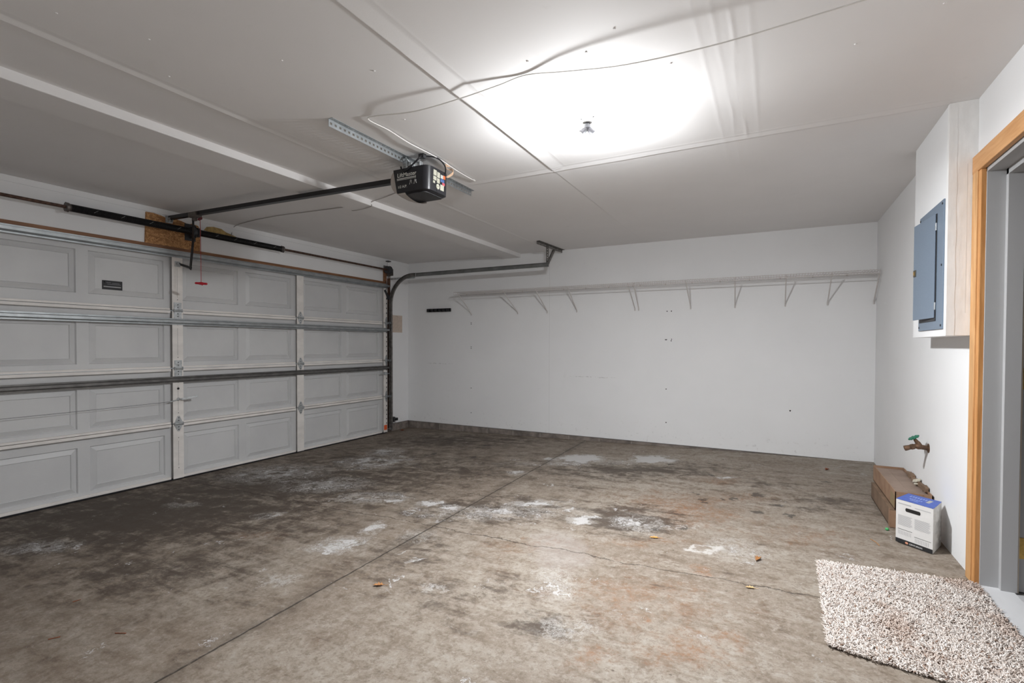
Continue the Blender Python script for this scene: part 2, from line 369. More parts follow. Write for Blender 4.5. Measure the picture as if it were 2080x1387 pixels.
    # tiny chips
    vo = t.new('ShaderNodeTexVoronoi'); t.put(vo.inputs['Vector'], p); vo.inputs['Scale'].default_value = 9
    chip = t.step(vo.outputs['Distance'], .045, .03)
    base = t.mix(t.math('MULTIPLY', chip, .4), base, (.55, .53, .5))
    vo = t.new('ShaderNodeTexVoronoi'); t.put(vo.inputs['Vector'], t.vm('ADD', p, (3.3, 7.7, 0))); vo.inputs['Scale'].default_value = 7
    base = t.mix(t.math('MULTIPLY', t.step(vo.outputs['Distance'], .05, .03), .6), base, (.10, .07, .05))
    # cracks
    s = t.sep(p); n1 = t.noise(p, 3.5, 5, .7); n2 = t.noise(p, 20, 3)
    lx = t.math('SUBTRACT', s[0], t.math('MULTIPLY_ADD', s[1], -.035, 3.09))
    lx = t.math('ADD', lx, t.math('MULTIPLY', t.math('SUBTRACT', n2, .5), .012))
    c1 = t.step(t.math('ABSOLUTE', lx), .007, .003)
    c1w = t.step(t.math('ABSOLUTE', lx), .10, .0)
    ly = t.math('SUBTRACT', s[1], 2.74); ly = t.math('ADD', ly, t.math('MULTIPLY', t.math('SUBTRACT', n1, .5), .16))
    c2 = t.step(t.math('ABSOLUTE', ly), .0065, .002)
    c2 = t.math('MULTIPLY', c2, t.step(n2, .25, .4))
    base = t.mix(t.math('MULTIPLY', t.math('MULTIPLY', c1w, t.step(n_jag, .35, .6)), .6), base, (.13, .105, .085))
    base = t.mix(t.math('MULTIPLY', t.math('MULTIPLY', c1, t.step(n_fine, .2, .5)), .8), base, (.035, .028, .022))
    base = t.mix(t.math('MULTIPLY', c2, .7), base, (.06, .045, .035))
    h = t.math('ADD', t.math('MULTIPLY', n_fine, .5), t.math('MULTIPLY', n_gr, .2))
    h = t.math('SUBTRACT', h, t.math('MULTIPLY', t.math('MAXIMUM', c1, c2), 1.6))
    h = t.math('ADD', h, t.math('MULTIPLY', solid, .3))
    base = t.mix(1.0, base, (.72, .70, .67), 'MULTIPLY')
    t.out(base, t.math('MULTIPLY_ADD', n_mid, .2, .62)); t.bump(h, .005, .6)
    m.node_tree.nodes['Principled BSDF'].inputs['Specular IOR Level'].default_value = .35
    return m
M_floor = floor_mat()

# ================================================================== the setting
def struct(o, label, cat): return tag(o, label, cat, kind='structure')
# floor slab
b = MB(); nx, ny = 12, 14; x0, x1 = -.25, W
for i in range(nx):
    for j in range(ny):
        xa, xb = x0+(x1-x0)*i/nx, x0+(x1-x0)*(i+1)/nx; ya, yb = YN+(6.3-YN)*j/ny, YN+(6.3-YN)*(j+1)/ny
        b.add([(xa,ya,fz(xa)),(xb,ya,fz(xb)),(xb,yb,fz(xb)),(xa,yb,fz(xa))], [(0,1,2,3)])
b.add([(x0,YN,-.2),(x1,YN,-.2),(x1,6.3,-.2),(x0,6.3,-.2)], [(0,3,2,1)])
struct(b.build('floor', M_floor), 'stained brown and grey concrete garage slab with cracks and white flakes', 'floor')

# ceiling as a height field: drywall with taped, ridged joints
rng = np.random.RandomState(4)
def axis(a, z, coarse, fines):
    pts = set(np.round(np.arange(a, z+1e-6, coarse), 4)); pts.add(round(z, 4))
    for lo, hi, st in fines: pts |= set(np.round(np.arange(lo, hi, st), 4))
    return np.array(sorted(pts))
xs = axis(-.1, W+.05, .12, [(2.32, 2.50, .005), (3.56, 3.82, .005), (4.70, 4.96, .006)])
ys = axis(YN-.05, Y1+.1, .05, [(3.24, 3.40, .006)])
X, Yg = np.meshgrid(xs, ys, indexing='ij')
def wav(y, seed, sc):
    r = np.random.RandomState(seed); out = 0
    for k in range(5): out = out + np.sin(y*(k+1)*sc+r.rand()*6.28)*r.rand()/(k+1)
    return out
def wedge(d, wdt, h, back=.006):    # rises over wdt then falls sharply at d=0
    return h*np.where(d >= 0, np.clip(1-d/wdt, 0, 1), np.clip(1+d/back, 0, 1))
h = np.zeros_like(X)
j24 = 2.395+.003*wav(Yg, 1, 1.1)
h += wedge(X-j24, .035, .006)*(1+.35*wav(Yg, 2, 2.0))*np.where(Yg < 1.95, 1, .55)
h += .0005*np.exp(-((X-2.46)/.007)**2)
fade = np.where(Yg < 3.3, 1.0, np.clip(.30-.05*(Yg-3.3), .08, 1))
j36 = 3.615+.003*wav(Yg, 3, 1.2)
h += wedge(X-j36, .085, .0085)*fade
h += .0007*np.exp(-((X-3.725-.004*wav(Yg, 5, 2.5))/.007)**2)*fade
h += .0005*np.exp(-((X-3.775)/.005)**2)*np.clip(wav(Yg, 8, 3), 0, 1)
h += .0007*np.exp(-((X-4.735)/.012)**2)+.0007*np.exp(-((X-4.925)/.012)**2)*np.where(Yg < 3.33, 1, .5)
bl = np.clip(wav(Yg, 11, 4.0), -.3, 1.3)+.5
h += .0013*bl*np.exp(-((X-4.80-.010*wav(Yg, 6, 3))/.010)**2)*np.clip(1.15-.12*Yg, .2, 1)
h += .0012*np.clip(wav(Yg, 12, 6.0)+.4, 0, 1.5)*np.exp(-((X-4.855-.008*wav(Yg, 7, 4))/.009)**2)*np.clip(1.15-.12*Yg, .2, 1)
jy = 3.335+.004*wav(X, 9, 2.0)
h += wedge(jy-Yg, .055, .0055)*np.clip((X-2.75)/.4, 0, 1)*np.clip((5.95-X)/.4, .3, 1)*(.8+.2*wav(X, 14, 3))
h += .0008*np.exp(-((Yg-3.26)/.008)**2)*np.clip((X-3.0)/.4, 0, 1)
Z = H-h
nX, nY = X.shape
vv = np.stack([X, Yg, Z], -1).reshape(-1, 3)
ii = np.arange(nX*nY).reshape(nX, nY)
ff = np.stack([ii[:-1,:-1], ii[:-1,1:], ii[1:,1:], ii[1:,:-1]], -1).reshape(-1, 4)
b = MB(); b.add(vv.tolist(), ff.tolist())
b.box(-.1, W+.05, YN-.05, Y1+.1, H+.02, H+.12)
for x, y in [(3.05,.95),(2.75,1.15),(2.52,1.35),(3.1,1.5),(3.4,1.75),(2.62,.9),(4.3,2.05),(4.45,1.95),(4.05,2.0),(5.3,2.5),(5.55,2.35),(4.6,2.3),(5.3,4.2),(3.2,2.2),(3.25,4.6),(2.2,4.2),(1.45,2.4)]:
    b.cyl((x,y,H+.003), (x,y,H-.0025), .008, .004, 8)
ceiling = b.build('ceiling', M_ceil, smooth=35)
struct(ceiling, 'off-white drywall garage ceiling with ridged taped joints', 'ceiling')
b = MB(); b.box(1.68, 1.94, YN-.02, Y1+.02, 2.468, H+.03)
struct(b.build('trim_1', M_ceil, bevel=.004), 'shallow boxed drywall beam crossing the ceiling nearest the garage door', 'beam')

# walls
b = MB(); b.box(-.1, W+.15, Y1, Y1+.12, ZB+.004, H+.1); b.box(-.1, W+.15, Y1+.02, Y1+.12, -.15, ZB+.02)
wb = struct(b.build('wall_back', M_wallb), 'long white drywall back wall carrying the wire shelves', 'wall')
holes = [(1.145,1.595),(1.146,1.575),(1.146,1.25),(1.146,1.228),(1.147,.657),(1.148,.302),(3.88,1.685),(3.93,1.685),(3.93,1.335),(3.876,.762),(3.879,.364)]
for x, z in holes:
    MB().cyl((x,Y1-.0008,z), (x,Y1+.004,z), .0065, n=10).build('screw_hole', M_dark, wb)
b = MB()
for x, z, rx, rz in [(3.87,1.347,.018,.009),(5.169,.585,.010,.014),(3.935,1.352,.006,.012)]:
    pts = [(x+rx*math.cos(a)*(.7+.3*math.sin(3*a)), Y1-.0007, z+rz*math.sin(a)*(.8+.2*math.cos(2*a))) for a in [i*math.pi/6 for i in range(12)]]
    b.add(pts, [tuple(range(12))])
b.build_each('torn_paint_chip', M_dark, wb)
b = MB(); b.box(-.02, W, Y1+.006, Y1+.03, -.05, ZB-.004)
cb = struct(b.build('baseboard_back', M_curb), 'dark concrete kerb under the back wall drywall', 'kerb')
b = MB()
for k in range(9): b.box(.18+k*.41, .19+k*.41, Y1+.004, Y1+.02, -.02, ZB-.008)
b.build_each('mortar_joint', mat('mortar', (.30,.27,.24), .9), cb)
b = MB(); b.box(-.12, 0, 5.66, Y1+.1, ZB+.004, H+.1); b.box(-.12, 0, -.6+YN, 5.66, 2.185, H+.1); b.box(-.12, 0, -.6+YN, -.16, ZB, 2.2)
b.box(-.12, -.02, 5.66, Y1+.1, -.15, ZB+.01); b.box(-.12, -.02, YN-.6, -.16, -.15, ZB+.01)
wl = struct(b.build('wall_left', M_wall), 'white drywall header and strip of wall around the garage door', 'wall')
b = MB(); b.box(0, .008, YN, Y1, 2.472, H-.0005); b.build('crown_strip', M_wall, wl)
b = MB(); b.box(-.02, .006, 5.66, Y1-.01, -.05, ZB-.004)
struct(b.build('baseboard_left', M_curb), 'short concrete kerb beside the garage door track', 'kerb')
b = MB(); b.box(-.1, .012, -.16, 5.60, 2.135, 2.187); b.box(-.02, .012, 5.59, 5.655, 2.187, 2.37); b.box(-.1, .0, 5.62, 5.67, 0, 2.187); b.box(-.1, 0, -.2, -.16, 0, 2.187)
struct(b.build('trim_2', M_brown), 'brown timber edge showing under the white header above the garage door', 'trim')

# right wall with the doorway
DY0, DY1, DZ = 2.28, 3.235, 2.15
b = MB(); b.box(W, W+.02, DY1, Y1, ZB+.006, H+.1); b.box(W, W+.12, YN-.6, DY0, ZB+.006, H+.1); b.box(W, W+.12, DY0, DY1, DZ, H+.1)
b.box(W+.02, W+.12, DY1+.0, Y1, -.15, H+.1); b.box(W+.012, W+.12, YN-.6, DY0, -.15, ZB+.01)
struct(b.build('wall_right', M_wall), 'white drywall side wall with the pine trimmed doorway', 'wall')
b = MB(); b.box(-.3, W+.3, YN-.12, YN, -.2, H+.1)
struct(b.build('wall_front', M_wall), 'plain white wall on the near side of the garage, outside the picture', 'wall')
# boxed chase holding the breaker panel
b = MB(); b.box(5.80, W+.01, 3.325, 4.04, 1.335, H+.02)
tr = struct(b.build('wall_chase', M_wall), 'white drywall box on the side wall holding the electrical panel', 'wall')
b = MB(); rr = random.Random(3); n = 46; 
for k in range(n):         # rough joint compound down the near corner
    z0 = 1.336+(H-1.34)*k/n; z1 = 1.336+(H-1.34)*(k+1)/n
    wgt = .006+.0015*math.sin(k*.7)+rr.random()*.0015
    b.box(5.796-wgt*.15, 5.822+wgt, 3.3212-wgt*.06, 3.345+wgt, z0, z1+.001)
o = b.build('corner_compound', M_mud, tr, smooth=60)
b = MB(); b.box(5.825, W, 3.3216, 3.33, 1.337, H-.002); b.build('patch_board', M_mud, tr)
b = MB(); b.box(5.869, 5.871, 3.3213, 3.33, 1.45, 2.2); b.build('board_seam', mat('seam shade', (.7,.69,.67), .9), tr)

# small hall beyond the doorway
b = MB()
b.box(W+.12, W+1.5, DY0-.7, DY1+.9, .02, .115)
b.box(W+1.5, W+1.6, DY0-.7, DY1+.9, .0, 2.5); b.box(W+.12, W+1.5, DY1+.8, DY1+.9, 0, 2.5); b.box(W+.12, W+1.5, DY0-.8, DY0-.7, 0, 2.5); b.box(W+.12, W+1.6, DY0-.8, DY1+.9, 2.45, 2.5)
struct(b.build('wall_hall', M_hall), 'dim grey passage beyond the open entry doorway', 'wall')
b = MB(); b.box(W-.005, W+.125, DY0, DY1, .02, .1225)
struct(b.build('trim_3', M_sill, bevel=.004), 'pale smooth concrete sill at the entry doorway beside the rug', 'door sill')

# door_2: entry doorway
d2 = thing('door_2', 'grey entry door frame with raw pine casing, door swung open inward', 'door', (W, DY1, fz(W)), kind='structure')
b = MB(); b.box(5.888, 5.911, DY1+.015, DY1+.084, fz(W), DZ+.07); b.build('side_casing', M_pine, d2, bevel=.003)
b = MB(); b.box(5.887, 5.911, DY0-.10, DY1+.085, DZ-.012, DZ+.075); b.build('head_casing', M_pineh, d2, bevel=.003)
b = MB(); b.box(5.890, 5.911, DY0-.10, DY0-.015, fz(W), DZ-.012); b.build('side_casing', M_pine, d2, bevel=.003)
b = MB(); b.box(5.893, 5.915, DY1-.022, DY1+.014, fz(W), DZ-.012); b.build('casing_edge', M_pined, d2, bevel=.003)
b = MB(); b.box(5.913, 6.12, DY1-.028, DY1+.004, .122, DZ); b.box(5.913, 6.12, DY0-.004, DY0+.028, .122, DZ); b.box(5.913, 6.12, DY0, DY1, DZ-.030, DZ+.002)
b.build('jamb', M_jamb, d2, bevel=.001)
b = MB(); b.box(5.982, 6.041, DY1-.055, DY1-.026, .122, DZ-.03); b.box(5.982, 6.041, DY0+.026, DY0+.055, .122, DZ-.03); b.box(5.982, 6.041, DY0+.028, DY1-.028, DZ-.058, DZ-.028)
b.build('door_stop', M_jamb, d2, bevel=.001)
b = MB(); b.box(6.041, 6.047, DY1-.050, DY1-.026, .122, DZ-.03); b.build('weather_strip', mat('weatherstrip', (.60,.52,.42), .6), d2)
b = MB(); b.box(6.13, 7.03, DY1-.020, DY1+.022, .13, DZ-.03); b.build('door_leaf', M_slab2, d2, bevel=.002)
for z in (.33, 1.13, 1.95):
    b = MB(); b.box(6.048, 6.115, DY1-.031, DY1-.027, z-.05, z+.05); b.cyl((6.122,DY1-.033,z-.05), (6.122,DY1-.033,z+.05), .007)
    for dz in (-.03, .03): b.cyl((6.075,DY1-.0325,z+dz), (6.075,DY1-.029,z+dz), .005, n=8)
    b.build('hinge', M_brass, d2, bevel=.006)
adopt(d2)

# ================================================================== door_1: sectional garage door
d1 = thing('door_1', 'grey four-section steel overhead garage door with pale stiles and steel struts', 'garage door', (0.03, 2.74, 0), kind='structure')
SE = [.012, .530, 1.050, 1.590, 2.145]
ST = [-.10, 1.345, 2.741, 4.118, 5.585]          # stile centres
SW = .048
xp, xr = .012, .052
pz = [(.06,.43), (.58,.905), (1.11,1.475), (1.69,2.045)]
def panels_y():
    L = []
    for a, c in zip(ST[:-1], ST[1:]):
        a_, c_ = a+SW, c-SW; wd = (c_-a_); g = .075; m_ = (wd-g-.07)/2
        L += [(a_+.012, a_+.012+m_), (c_-.050-m_, c_-.050)]
    return L
PY = panels_y()
for k in range(4):
    z0, z1 = SE[k]+.002, SE[k+1]-.002
    b = MB(); ybr = sorted({ST[0]-.03, ST[-1]+.03} | {v for p in PY for v in p}); zbr = [z0, pz[k][0], pz[k][1], z1]
    for i in range(len(ybr)-1):
        for j in range(3):
            ya, yb, za, zb_ = ybr[i], ybr[i+1], zbr[j], zbr[j+1]
            if j == 1 and any(abs(ya-p[0]) < 1e-6 for p in PY):
                def ring(d, x): return [(x, ya+d, za+d), (x, yb-d, za+d), (x, yb-d, zb_-d), (x, ya+d, zb_-d)]
                rs = [ring(0, xp), ring(.007, xp-.014), ring(.045, xp+.001), ring(.049, xp-.005)]
                for r1_, r2_ in zip(rs[:-1], rs[1:]):
                    b.add(r1_+r2_, [(q, (q+1)%4, 4+(q+1)%4, 4+q) for q in range(4)])
                b.add(rs[-1], [(0,1,2,3)])
            else: b.add([(xp,ya,za),(xp,yb,za),(xp,yb,zb_),(xp,ya,zb_)], [(0,1,2,3)])
    b.add([(-.012,ybr[0],z0),(-.012,ybr[-1],z0),(-.012,ybr[-1],z1),(-.012,ybr[0],z1)], [(0,3,2,1)])
    b.box(-.012, xp, ybr[0]-.001, ybr[0], z0, z1); b.box(-.012, xp, ybr[-1], ybr[-1]+.001, z0, z1); b.box(-.012, xp, ybr[0], ybr[-1], z0, z0+.001); b.box(-.012, xp, ybr[0], ybr[-1], z1-.001, z1)
    sec = b.build('door_section', M_door, d1)
    # rails folded along top and bottom edges
    b = MB(); segs = [(ST[i]+SW+.002, ST[i+1]-SW-.012) for i in range(4)]
    for ya, yb in segs:
        if k > 0: b.box(xp, .042, ya, yb, z0, z0+.018); 
        else: b.box(xp, .040, ya, yb, z0, z0+.022)
        if k < 3: b.box(xp, .048, ya, yb, z1-.024, z1)
        else: b.box(xp, .040, ya, yb, z1-.02, z1)
    b.build('edge_rail', M_strip, sec, bevel=.002)
    for i, yc in enumerate(ST):
        b = MB(); hw = SW if i not in (0, 4) else .040
        za_, zb2 = z0+(.004 if k else 0), z1-.001
        b.box(xr-.003, xr, yc-hw, yc+hw, za_, zb2); b.box(xp, xr-.003, yc+hw-.003, yc+hw, za_, zb2); b.box(xp, xr-.003, yc-hw+.030, yc-hw+.033, za_, zb2)   # a channel open on one side
        stl = b.build('stile', M_strip, sec, bevel=.002)
        b = MB()
        if i in (0, 4):
            n = 7
            for q in range(n):
                zc = z0+.07+(z1-z0-.14)*q/(n-1); b.obox((xr+.0004, yc+(.018 if i else -.018), zc), (.0012,0,0), (0,.007,0), (0,0,.009))
        elif i == 2:
            b.cyl((xr-.001,yc,z0+.10), (xr+.001,yc,z0+.10), .004, n=8); b.cyl((xr-.001,yc,z1-.13), (xr+.001,yc,z1-.13), .004, n=8)
            b.box(xr, xr+.0006, yc-.002, yc-.0005, z0+.12, z1-.16)
        if b.v: b.build_each('punched_slot' if i in (0,4) else 'stile_screw', M_greyp, stl)
# hinges
for k in (1, 2, 3):
    for i, yc in enumerate(ST):
        z = SE[k]; b = MB(); x = xr+.001; w_ = .034
        yo = yc if i not in (0, 4) else yc+(.010 if i else -.010)
        sc = 1 if i not in (0, 4) else .75
        if (k == 3 or (k == 2 and i == 2)) and i == 2:       # square plates by the opener arm
            up = [(-w_, 0), (w_, 0), (w_, .075), (-w_, .075)]; dn = [(-w_, -.075), (w_, -.075), (w_, 0), (-w_, 0)]
        else:
            up = [(-w_*sc, 0), (w_*sc, 0), (w_*sc, .018), (.008, .072), (-.008, .072), (-w_*sc, .018)]
            dn = [(-w_*sc, 0), (-w_*sc, -.018), (-.008, -.072), (.008, -.072), (w_*sc, -.018), (w_*sc, 0)]
        for poly in (up, dn): b.extr(poly, lambda p_, t_: (t_, yo+p_[0], z+p_[1]), x, x+.003)
        b.cyl((x+.008, yo-.040*sc, z), (x+.008, yo+.040*sc, z), .009, n=10)
        for sy in (-1, 1): b.box(x, x+.020, yo+sy*.036*sc-.002, yo+sy*.036*sc+.002, z-.014, z+.014)
        hg = b.build('hinge', M_zinc, d1)
        b = MB()
        for dz in (.03, .055, -.03, -.055): b.cyl((x+.003, yo, z+dz), (x+.006, yo, z+dz), .005, n=6)
        b.build_each('hinge_screw', M_greyp, hg)
# horizontal struts
def strut(z, hgt, x_, parent, mat_):
    b = MB(); hh = hgt/2
    prof = [(xr+.001, -hh-.012), (xr+.003, -hh-.012), (xr+.003, -hh), (x_, -hh*.55), (x_, hh*.55), (xr+.003, hh), (xr+.003, hh+.012), (xr+.001, hh+.012), (xr+.001, hh-.003), (x_-.003, hh*.45), (x_-.003, -hh*.45), (xr+.001, -hh+.003)]
    b.extr(prof, lambda p_, t_: (p_[0], t_, z+p_[1]), ST[0]-.03, ST[-1]+.035)
    return b.build('strut', mat_, parent, smooth=30)
strut(2.118, .042, .098, d1, M_steel); strut(1.487, .036, .098, d1, M_steel); strut(.946, .034, .092, d1, mat('dull dark strut', (.15,.145,.14), .45, .7, noise=15, var=.2))
b = MB(); b.box(-.012, .045, ST[0]-.03, ST[-1]+.03, -.006, .014); b.build('bottom_seal', M_black, d1)
# sticker
b = MB(); b.box(xp-.003, xp-.0015, 2.163, 2.311, 1.738, 1.814); st = b.build('warning_sticker', M_ink, d1)
b = MB(); xx = xp-.0013
for ya, yb, z in [(2.172,2.19,1.799),(2.195,2.225,1.797),(2.235,2.29,1.793),(2.20,2.30,1.783)]: b.box(xx-.0004, xx, ya, yb, z-.003, z+.003)
b.build('sticker_text', mat('dim lettering', (.12,.12,.13), .5), st)
b = MB(); b.box(xx-.0004, xx, 2.173, 2.30, 1.757, 1.766); b.box(xx-.0004, xx, 2.173, 2.186, 1.796, 1.802); b.build('sticker_text', mat('grey lettering', (.36,.36,.36), .5), st)
# lock handle, keyhole, cable, side latch, bracket
b = MB(); b.cyl((xr,2.741,.76), (xr+.014,2.741,.76), .016, .012, 12); b.cyl((xr+.014,2.741,.76), (.085,2.765,.762), .006, n=8)
b.bar((.080,2.755,.760), (.125,2.875,.782), .008, .018); b.bar((.060,2.741,.757), (.062,2.66,.742), .004, .010); b.build('lock_handle', M_zinc, d1, bevel=.001)
b = MB(); b.cyl((xr-.002,2.741,.860), (xr+.0015,2.741,.860), .011, n=14); b.build('keyhole', M_dark, d1)
b = MB(); pts = [(.060+.02*0, 2.66-q*(2.86/20), .742-.012*math.sin(q/20*math.pi)) for q in range(21)]; b.tube(pts, .0016, 6); b.build('lock_cable', M_greyp, d1)
b = MB(); b.box(xr, .075, 5.545, 5.60, .845, .885); b.box(xr+.006, .066, 5.45, 5.66, .855, .866); b.build('side_latch', M_zinc, d1, bevel=.001)
b = MB(); b.box(xr, xr+.003, 5.552, 5.612, .05, .12); b.build('warning_label', M_orange, d1)
b = MB(); b.box(xr+.001, xr+.006, 2.716, 2.766, 2.0, 2.05); b.cyl((.06,2.741,2.025), (.085,2.741,2.025), .014, n=10); b.build('arm_bracket', M_zinc, d1, bevel=.001)
b = MB(); b.bar((.056,5.56,2.06), (.058,5.63,1.96), .02, .03); b.box(.055, .075, 5.60, 5.645, 1.93, 1.99); b.build('top_roller_bracket', M_greyp, d1)
for z in SE[:1]+SE[1:4]:
    b = MB(); zz = max(z, .06); b.cyl((.075,5.60,zz), (.075,5.66,zz), .005, n=8); b.cyl((.075,5.648,zz), (.075,5.66,zz), .020, n=14); b.build('roller', M_steel, d1)
adopt(d1)

# ================================================================== particle board patch on the header
rr = random.Random(8)
pts = [(2.49, 2.187), (2.977, 2.187), (2.977, 2.40)]
for y, z in [(2.96,2.43),(2.90,2.44),(2.87,2.425),(2.80,2.445),(2.74,2.452),(2.68,2.44),(2.63,2.455),(2.56,2.465),(2.50,2.462)]: pts.append((y, z))
pts[0] = (2.49, 2.187)
b = MB(); b.extr(pts, lambda p_, t_: (t_, p_[0], p_[1]), .0005, .014)
tag(b.build('particle_board_patch', M_osb), 'square of brown strand board screwed to the header behind the spring shaft', 'board')
b = MB(); pp = [(3.06,2.40),(3.13,2.395),(3.20,2.37),(3.30,2.385),(3.40,2.372),(3.47,2.378),(3.36,2.41),(3.29,2.425),(3.24,2.45),(3.16,2.455),(3.09,2.44)]
b.extr([(y-.04, z+.002) for y, z in pp], lambda p_, t_: (t_, p_[0], p_[1]), .0, .0015)
b.build('glue_stain', mat('yellow glue stain', (.48,.33,.13), .8, noise=25, var=.25), wl)

# ================================================================== torsion shaft with springs
XS, ZS = .105, 2.345
ts = thing('torsion_shaft', 'thin rusty shaft with two black torsion springs above the garage door', 'garage door spring', (XS, 2.9, ZS))
b = MB(); b.cyl((XS,-.20,ZS), (XS,5.66,ZS), .0125, n=14); b.build('shaft', M_rust, ts, smooth=True)
for ya, yb in ((1.90, 2.86), (2.90, 3.83)):
    prof = []; n = int((yb-ya)/.0075)
    for q in range(n): prof += [(q*.0075, .0275), (q*.0075+.0037, .0305)]
    b = MB(); b.lathe((XS,ya,ZS), (0,1,0), prof, 14); sp = b.build('torsion_spring', M_spring, ts, smooth=60)
    b = MB()
    for q in range(4):
        y = ya+.16+q*.21+.02*math.sin(q*5); b.tube([(XS+.0305*math.cos(a), y+.010*k_, ZS+.0305*math.sin(a)) for k_, a in enumerate([-.35,-.1,.15,.4])], .0009, 5)
    b.build_each('paint_fleck', M_fleck, sp)
for y, s in ((1.885, 1), (3.845, -1)):
    b = MB(); b.lathe((XS,y,ZS), (0,s,0), [(0,.020),(.0,.036),(.018,.036),(.02,.030),(.06,.024)], 16)
    for a in range(4): b.cyl((XS+.034*math.cos(a*1.57+.4), y+s*.009, ZS+.034*math.sin(a*1.57+.4)), (XS+.042*math.cos(a*1.57+.4), y+s*.009, ZS+.042*math.sin(a*1.57+.4)), .006, n=8)
    b.build('winding_cone', mat('cast cone', (.16,.14,.13), .5, .6), ts, smooth=40)
b = MB(); b.box(.015, .020, 2.83, 2.93, 2.27, 2.43); b.box(.015, XS+.01, 2.876, 2.884, 2.29, 2.40); b.lathe((XS,2.85,ZS), (0,1,0), [(0,.03),(0,.042),(.02,.042),(.02,.034),(.04,.034),(.04,.044),(.06,.044)], 16)
b.build('centre_bearing_bracket', M_greyp, ts, smooth=35)
b = MB(); b.lathe((XS,5.555,ZS), (0,1,0), [(0,.03),(0,.054),(.008,.054),(.010,.045),(.045,.050),(.048,.058),(.056,.058),(.056,.02),(.075,.02)], 20); b.build('cable_drum', M_greyp, ts, smooth=35)
b = MB(); b.box(.001, .006, 5.60, 5.70, 2.28, 2.42); b.box(.001, XS+.018, 5.665, 5.669, 2.27, 2.365); b.build('end_bearing_bracket', M_dsteel, ts)
b = MB(); b.tube([(.06,5.575,2.35),(.062,5.60,2.0),(.066,5.61,1.2),(.066,5.61,.08)], .0018, 5); b.build('lift_cable', M_greyp, ts)
b = MB(); b.tube([(.07,5.60,2.40),(.07,5.605,2.45),(.07,5.63,2.475),(.07,5.66,2.47)], .0016, 5); b.box(.04, .09, 5.60, 5.66, 2.470, 2.482); b.build('wire_guide', M_greyp, ts)
adopt(ts)

# ================================================================== right-hand track
tk = thing('door_track', 'curved steel door track running along the back wall, hung from the ceiling', 'garage door track', (.07, 5.70, 0))
def chan(b, path, yc, h_=.050, d_=.026, t_=.003):
    # C channel following a path in the xz plane; opening towards -y
    prof = [(-h_/2, 0), (h_/2, 0), (h_/2, -d_), (h_/2-t_, -d_), (h_/2-t_, -t_), (-h_/2+t_, -t_), (-h_/2+t_, -d_), (-h_/2, -d_)]
    vs = []; n = len(path); m_ = len(prof)
    for i, (x, z) in enumerate(path):
        a = path[max(i-1,0)]; c = path[min(i+1,n-1)]; dx, dz = c[0]-a[0], c[1]-a[1]; L = math.hypot(dx, dz); nx_, nz_ = -dz/L, dx/L
        for u, v_ in prof: vs.append((x+nx_*u, yc+v_, z+nz_*u))
    fs = [(i*m_+k, i*m_+(k+1)%m_, (i+1)*m_+(k+1)%m_, (i+1)*m_+k) for i in range(n-1) for k in range(m_)]
    fs += [tuple(range(m_)), tuple(range((n-1)*m_, n*m_))]
    b.add(vs, fs)
YT = 5.675
b = MB(); chan(b, [(.082, .03), (.078, 1.80)], YT, .05, .028); vt = b.build('vertical_track', M_dsteel, tk)
b = MB(); b.box(.0, .058, YT+.001, YT+.004, .03, 2.24); b.box(.0, .003, YT, YT+.035, .03, 2.2); b.build('jamb_bracket_angle', mat('rusty bracket', (.17,.10,.07), .6, .4, noise=20, var=.3), tk)
CR = .40; arc = [(.078+CR-CR*math.cos(a), 1.86+CR*math.sin(a)) for a in [i*math.pi/2/14 for i in range(15)]]
b = MB(); chan(b, [(.078,1.80)]+arc+[(.52,2.26)], YT); b.build('curved_track', M_dsteel, tk, smooth=30)
b = MB(); chan(b, [(.52, 2.26), (2.55, 2.262)], YT+.01); b.build('horizontal_track', mat('grey track steel', (.24,.245,.24), .45, .75, noise=10, var=.15), tk)
b = MB(); b.box(.05, .50, YT+.012, YT+.016, 2.215, 2.245); b.box(.0, .06, YT+.004, YT+.008, 2.12, 2.30); b.build('flag_bracket', M_zinc, tk)
def punched(b, a, c, wdt, face, n_h, t_=.003, hole=.5):
    # flat strip from a to c, width along `face`, with square holes
    a, c, face = Vector(a), Vector(c), Vector(face).normalized(); d = (c-a); L = d.length; d.normalize(); nrm = d.cross(face).normalized()*t_/2
    st_ = L/n_h; hw = wdt*.15; hl = st_*.22
    def q(u0, u1, v0, v1): b.obox(a+d*(u0+u1)/2+face*(v0+v1)/2, d*(u1-u0)/2, face*(v1-v0)/2, nrm)
    q(0, L, 0, wdt/2-hw); q(0, L, wdt/2+hw, wdt)
    for i in range(n_h+1):
        u0 = max(0, (i-.5)*st_+hl) if i else 0; u1 = min(L, (i+.5)*st_-hl) if i < n_h else L
        u0 = max(0, i*st_-st_/2+hl); u1 = min(L, i*st_+st_/2-hl)
        q(u0, u1, wdt/2-hw, wdt/2+hw)
b = MB(); punched(b, (2.50,5.45,H-.004), (2.55,6.13,H-.004), .035, (1,0,0), 20); punched(b, (2.50,5.45,H-.004), (2.55,6.13,H-.004), .035, (0,0,-1), 20)
b.build('ceiling_angle', M_dsteel, tk)
b = MB(); punched(b, (2.515,5.70,H-.02), (2.515,5.70,2.24), .032, (1,0,0), 8); b.box(2.512, 2.515, 5.70, 5.73, 2.24, H-.02); b.build('drop_hanger', M_dsteel, tk)
b = MB(); b.bar((2.525,5.94,H-.03), (2.530,5.70,2.255), .032, .003, (1,0,0)); b.bar((2.512,5.93,H-.03), (2.515,5.695,2.255), .003, .030, (1,0,0)); b.build('diagonal_brace', M_dsteel, tk)
adopt(tk)

